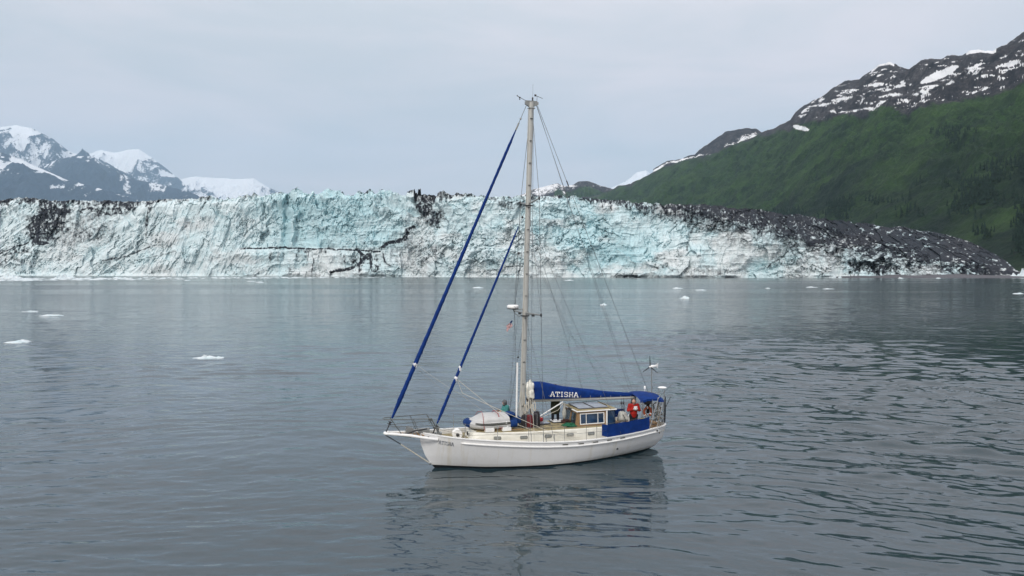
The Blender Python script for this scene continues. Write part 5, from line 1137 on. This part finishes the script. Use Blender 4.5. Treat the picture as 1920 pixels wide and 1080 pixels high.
# courtesy flag hanging from the starboard spreader line
b = (3.88, .6, 6.35); fl = thing('national_flag', *b, 0, 'small drooping striped flag with blue corner, hung beside the mast below the radar', 'flag')
def fp(u, v): return (3.93 - u * .30 + .02 * math.sin(v * 8), .6 + .05 * math.sin(u * 9 + v * 3), 6.62 - v * .26 - u * .30)
for k, (ma, tag_) in enumerate((('flagred', 0), ('flagwhite', 1))):
    mb = MB()
    for i in range(13):
        if i % 2 == tag_: mb.fgrid(fp, [(.42 if i < 7 else 0) + (1 - (.42 if i < 7 else 0)) * q / 8 for q in range(9)], [i / 13, (i + 1) / 13])
    mb.build('stripes', M[ma], fl, False, b)
MB().fgrid(fp, [.42 * q / 4 for q in range(5)], [7 / 13 * q / 4 for q in range(5)]).build('canton', M['bluedk'], fl, False, b)

# ================================================================ people
def capsule(mb, a, b, ra, rb, n=12):
    a, b = Vector(a), Vector(b); d = (b - a); L_ = d.length; d.normalize(); pr = []
    for i in range(5): t = math.pi / 2 * (1 - i / 4); pr.append((ra * math.cos(t) + .0005, -ra * math.sin(t)))
    for i in range(5): t = math.pi / 2 * i / 4; pr.append((rb * math.cos(t) + .0005, L_ + rb * math.sin(t)))
    mb.lathe(pr, a, d, n)
def bake(mb, name, mat, parent, origin, vox, sm=4):
    o = mb.build(name, mat, None, True); m = o.modifiers.new('r', 'REMESH'); m.mode = 'VOXEL'; m.voxel_size = vox; m.use_smooth_shade = True
    s_ = o.modifiers.new('s', 'SMOOTH'); s_.factor = .5; s_.iterations = sm
    bpy.context.view_layer.update(); me = bpy.data.meshes.new_from_object(o.evaluated_get(bpy.context.evaluated_depsgraph_get())); bpy.data.objects.remove(o)
    me.transform(Matrix.Translation(-Vector(origin))); me.materials.clear(); me.materials.append(mat)
    me.polygons.foreach_set('use_smooth', [True] * len(me.polygons)); o = bpy.data.objects.new(name, me); SC.collection.objects.link(o); o.parent = parent; return o
def hand(mb, w, d, pn, curl=.5, side=1):
    """palm with four bent fingers and a thumb; d points along the hand, pn out of the palm"""
    w, d, pn = Vector(w), Vector(d).normalized(), Vector(pn).normalized(); pn = (pn - d * pn.dot(d)).normalized(); s_ = d.cross(pn) * side
    for k in range(4): capsule(mb, w + s_ * (.010 * (k - 1.5)), w + d * .085 + s_ * (.020 * (k - 1.5)), .015, .013, 8)
    for k, ln in enumerate((.068, .078, .073, .056)):
        p = w + d * .085 + s_ * (.021 * (k - 1.5)); dd = d
        for q, f in enumerate((.45, .32, .23)):
            dd = (dd * math.cos(curl * .7) + pn * math.sin(curl * .7)).normalized(); p2 = p + dd * ln * f; capsule(mb, p, p2, .0095 - q * .0008, .009 - q * .0008, 8); p = p2; pn_ = pn
    p = w + d * .025 - s_ * .03; p2 = p + (d * .6 - s_ * .55 + pn * .35).normalized() * .04; capsule(mb, p, p2, .013, .0115, 8); capsule(mb, p2, p2 + (d * .8 + pn * .5).normalized() * .032, .0115, .009, 8)
def person(base, fwd, J, label, outfit, head_dir, hair, hands, coat=0):
    """J: joints in boat coordinates; fwd: facing"""
    root = thing('person', *base, 0, label, 'person'); body = MB(); b = base; f = Vector(fwd).normalized(); hd = Vector(head_dir).normalized()
    P_ = {k: Vector(v) for k, v in J.items()}; up = Vector((0, 0, 1)); rt = hd.cross(up).normalized(); hu = rt.cross(hd).normalized()
    for a, c, ra, rb in (('pelvis', 'chest', .125, .135), ('chest', 'neck', .13, .055), ('neck', 'head', .055, .06)): capsule(body, P_[a], P_[c], ra, rb)
    for s_ in 'LR':
        capsule(body, P_['chest'].lerp(P_['neck'], .55), P_['sh' + s_], .07, .062); capsule(body, P_['sh' + s_], P_['el' + s_], .055, .042); capsule(body, P_['el' + s_], P_['wr' + s_], .042, .028)
        capsule(body, P_['pelvis'], P_['hip' + s_], .11, .10); capsule(body, P_['hip' + s_], P_['kn' + s_], .088, .058); capsule(body, P_['kn' + s_], P_['an' + s_], .056, .038); capsule(body, P_['an' + s_], P_['an' + s_] + f * .15 - up * .03, .04, .032)
        hand(body, P_['wr' + s_], hands[s_][0], hands[s_][1], hands[s_][2], 1 if s_ == 'L' else -1)
    H = P_['head'] + hu * .055; body.ball(H, .098, 16, 12, (.92, .92, 1.12)); capsule(body, H + hd * .03 - hu * .055, H + hd * .052 - hu * .085, .06, .035)
    capsule(body, H + hd * .085 + hu * .012, H + hd * .118 - hu * .026, .012, .017, 8); capsule(body, H + hd * .088 + rt * .03 + hu * .035, H + hd * .088 - rt * .03 + hu * .035, .016, .016, 8)
    capsule(body, H + hd * .094 - rt * .02 - hu * .062, H + hd * .094 + rt * .02 - hu * .062, .008, .008, 8)
    for q in (-1, 1): capsule(body, H + rt * q * .09 + hu * .015, H + rt * q * .094 - hu * .02, .018, .013, 8)
    bd = bake(body, 'body', M['skin'], root, b, .010, 2)
    for q in (-1, 1): MB().ball(H + hd * .092 + rt * q * .033 + hu * .014, .011, 8, 6).build('eye', M['dark'], root, True, b)
    jk = MB(); capsule(jk, P_['pelvis'] - up * .02, P_['chest'], .175, .185); capsule(jk, P_['chest'], P_['neck'] - up * .02, .175, .085)
    capsule(jk, P_['pelvis'].lerp(P_['chest'], .3) + f * .06, P_['chest'] + f * .02, .15, .15)
    if coat:
        capsule(jk, P_['pelvis'], P_['pelvis'] - up * coat, .19, .20)
        for q in (-1, 1): capsule(jk, P_['pelvis'] + rt * q * .06, P_['pelvis'] + rt * q * .09 - up * coat, .16, .15)
    for s_ in 'LR':
        capsule(jk, P_['chest'].lerp(P_['neck'], .5), P_['sh' + s_], .11, .095); capsule(jk, P_['sh' + s_], P_['el' + s_], .092, .072); capsule(jk, P_['el' + s_], P_['el' + s_].lerp(P_['wr' + s_], .92), .072, .05)
    bake(jk, 'jacket', outfit[0], root, b, .014, 5)
    tr = MB()
    for s_ in 'LR': capsule(tr, P_['pelvis'], P_['hip' + s_], .14, .13); capsule(tr, P_['hip' + s_], P_['kn' + s_], .118, .082); capsule(tr, P_['kn' + s_], P_['an' + s_], .08, .068)
    bake(tr, 'trousers', outfit[1], root, b, .014, 5)
    for s_ in 'LR':
        bt = MB(); a = P_['an' + s_]; capsule(bt, a + up * .04, a - up * .02, .06, .055); capsule(bt, a - up * .03 - f * .03, a + f * .15 - up * .035, .05, .045); bake(bt, 'boot', M['blackbag'], root, b, .012, 2)
    if hair == 'beanie':
        bn = MB(); bn.ball(H + hu * .022 - hd * .012, .112, 16, 10, (1, 1, 1.08)); capsule(bn, H - hd * .06 - hu * .04, H - hd * .04 + hu * .06, .07, .07); bake(bn, 'knitted_hat', M['knit'], root, b, .010, 2)
        sc_ = MB(); capsule(sc_, P_['neck'] - hd * .01, P_['head'] - hu * .05 + hd * .03, .085, .08); bake(sc_, 'scarf', M['dark'], root, b, .012, 3)
    elif hair == 'bald':
        hr = MB()
        for q in (-1, 1): capsule(hr, H + rt * q * .088 + hu * .03, H + rt * q * .07 - hd * .06 - hu * .01, .018, .022, 8)
        capsule(hr, H - hd * .085 + rt * .04, H - hd * .085 - rt * .04, .024, .024, 8); bake(hr, 'hair', M['alu2'], root, b, .010, 1)
        br = MB(); capsule(br, H + hd * .075 - hu * .095 + rt * .03, H + hd * .075 - hu * .095 - rt * .03, .024, .024, 8); bake(br, 'beard', M['alu2'], root, b, .010, 1)
    else:
        hr = MB(); hr.ball(H + hu * .02 - hd * .015, .105, 16, 10, (.95, .95, 1.08)); capsule(hr, H - hd * .05 - hu * .05, H - hd * .04 + hu * .04, .07, .08); bake(hr, 'hair', M['brown'], root, b, .010, 2)
    return root
def standing(x, y, z0, h, f, arms, bend=0):
    f = Vector(f).normalized(); r = f.cross(Vector((0, 0, 1))); k = h / 1.75; B = Vector((x, y, z0)); up = Vector((0, 0, 1)); J = {}
    J['pelvis'] = B + up * .98 * k; J['chest'] = B + up * 1.28 * k + f * bend; J['neck'] = B + up * 1.50 * k + f * bend * 1.3; J['head'] = B + up * 1.585 * k + f * (bend * 1.3 + .03)
    for s_, q in (('L', -1), ('R', 1)):
        J['sh' + s_] = J['chest'] + up * .16 * k + r * q * .20 * k; J['hip' + s_] = B + up * .92 * k + r * q * .10 * k; J['kn' + s_] = B + up * .50 * k + r * q * .12 * k + f * .03; J['an' + s_] = B + up * .09 * k + r * q * .13 * k
        e, w = arms[s_]; J['el' + s_] = J['sh' + s_] + (r * q * e[0] + f * e[1] + up * e[2]) * k; J['wr' + s_] = J['el' + s_] + (r * q * w[0] + f * w[1] + up * w[2]) * k
    return J, f, r
# person in red, facing the camera, looking down at a white bowl
J, f, r = standing(9.92, -.36, .93, 1.72, (-.25, -1, 0), {'L': ((.09, .05, -.25), (-.16, .20, .05)), 'R': ((.09, .05, -.25), (-.20, .18, .07))})
up = Vector((0, 0, 1)); cen = (J['wrL'] + J['wrR']) / 2
person((9.92, -.36, .93), f, J, 'balding person in a red jacket standing in the cockpit, looking down at a white bowl', (M['red'], M['navy']), f - up * .55, 'bald',
       {'L': (r * 1.0 + f * .55, up + f * .1, .5), 'R': (-r * 1.0 + f * .55, up + f * .1, .5)})
bc = cen + f * .085 + up * .0; b = tuple(bc)
single(MB().lathe([(.03, 0), (.06, .005), (.10, .045), (.115, .085), (.105, .085), (.09, .05), (.02, .02)], bc, (0, 0, 1), 18), 'bowl', M['letterw'], b, 'white bowl held at chest height by the person in red', 'bowl')
bc2 = bc + up * .13 + r * .0; single(MB().lathe([(.02, 0), (.05, 0), (.055, .10), (.05, .10), (.046, .015), (.01, .012)], bc + up * .035, (0, 0, 1), 14).box(bc + up * .15, (.16, .05, .08)), 'cup', M['letterw'], b, 'white cup standing in the bowl held by the person in red', 'cup')
# person in olive, seen from behind, on the hatch
J, f, r = standing(6.08, .42, 1.69, 1.76, (.25, 1, 0), {'L': ((.05, .03, -.27), (-.05, .20, -.10)), 'R': ((.05, .03, -.27), (-.05, .20, -.10))})
person((6.08, .42, 1.69), f, J, 'person in olive jacket and dark trousers standing on the hatch, head hidden behind the boom', (M['green'], M['navy']), f, 'hair', {'L': (f, r, .4), 'R': (f, -r, .4)}, .50)
# seated person looking forward
f = Vector((-1, -.15, 0)).normalized(); r = f.cross(up); S = Vector((3.66, .72, 2.02)); J = dict(pelvis=S, chest=S + up * .31 + f * .02, neck=S + up * .50 + f * .04, head=S + up * .585 + f * .07)
for s_, q in (('L', -1), ('R', 1)):
    J['sh' + s_] = J['chest'] + up * .14 + r * q * .17; J['el' + s_] = J['sh' + s_] + r * q * .05 + f * .08 - up * .24; J['wr' + s_] = J['el' + s_] + f * .21 + up * .03 - r * q * .08
    J['hip' + s_] = S + r * q * .09 + f * .02; J['kn' + s_] = S + r * q * .12 + f * .42 + up * .02; J['an' + s_] = J['kn' + s_] - up * .36 + f * .05
person((3.66, .72, 1.66), f, J, 'person in teal jacket and grey knitted hat sitting behind the upturned dinghy', (M['teal'], M['navy']), f - up * .25, 'beanie', {'L': (f, -r * -1 + up * .2, .6), 'R': (f, -r + up * .2, .6)})
cen = (J['wrL'] + J['wrR']) / 2 + f * .12 + up * .02
single(MB().box(cen + up * .05, (.02, .075, .15)), 'phone', M['dark'], tuple(cen), 'small dark phone held up by the person in teal', 'phone', smooth=False)
single(MB().box((3.68, .72, 1.775), (.36, .45, .21)), 'storage_box', M['bluedk'], (3.68, .72, 1.66), 'dark blue storage box the teal-clad person sits on behind the dinghy', 'box', smooth=False, bevel=.02)

# ---------------------------------------------------------------- air
def make_haze():
    g = G('haze_air'); g.t.nodes.remove(g.b)
    v = g.n('ShaderNodeVolumePrincipled'); v.inputs['Color'].default_value = (.58, .80, 1.0, 1); v.inputs['Density'].default_value = HAZE
    g.l(v, 0, g.out, 1)
    x0, x1, y0, y1, z0, z1 = -38000, 38000, -3200, 42000, -2, 7000
    V = [(x, y, z) for x in (x0, x1) for y in (y0, y1) for z in (z0, z1)]
    Fc = [(0, 1, 3, 2), (4, 6, 7, 5), (0, 4, 5, 1), (2, 3, 7, 6), (0, 2, 6, 4), (1, 5, 7, 3)]
    setp(mesh_obj('haze', V, Fc, g.m), 'thin blue air that pales the distant mountains', 'haze', kind='stuff')
HAZE = 2.4e-5
make_haze()
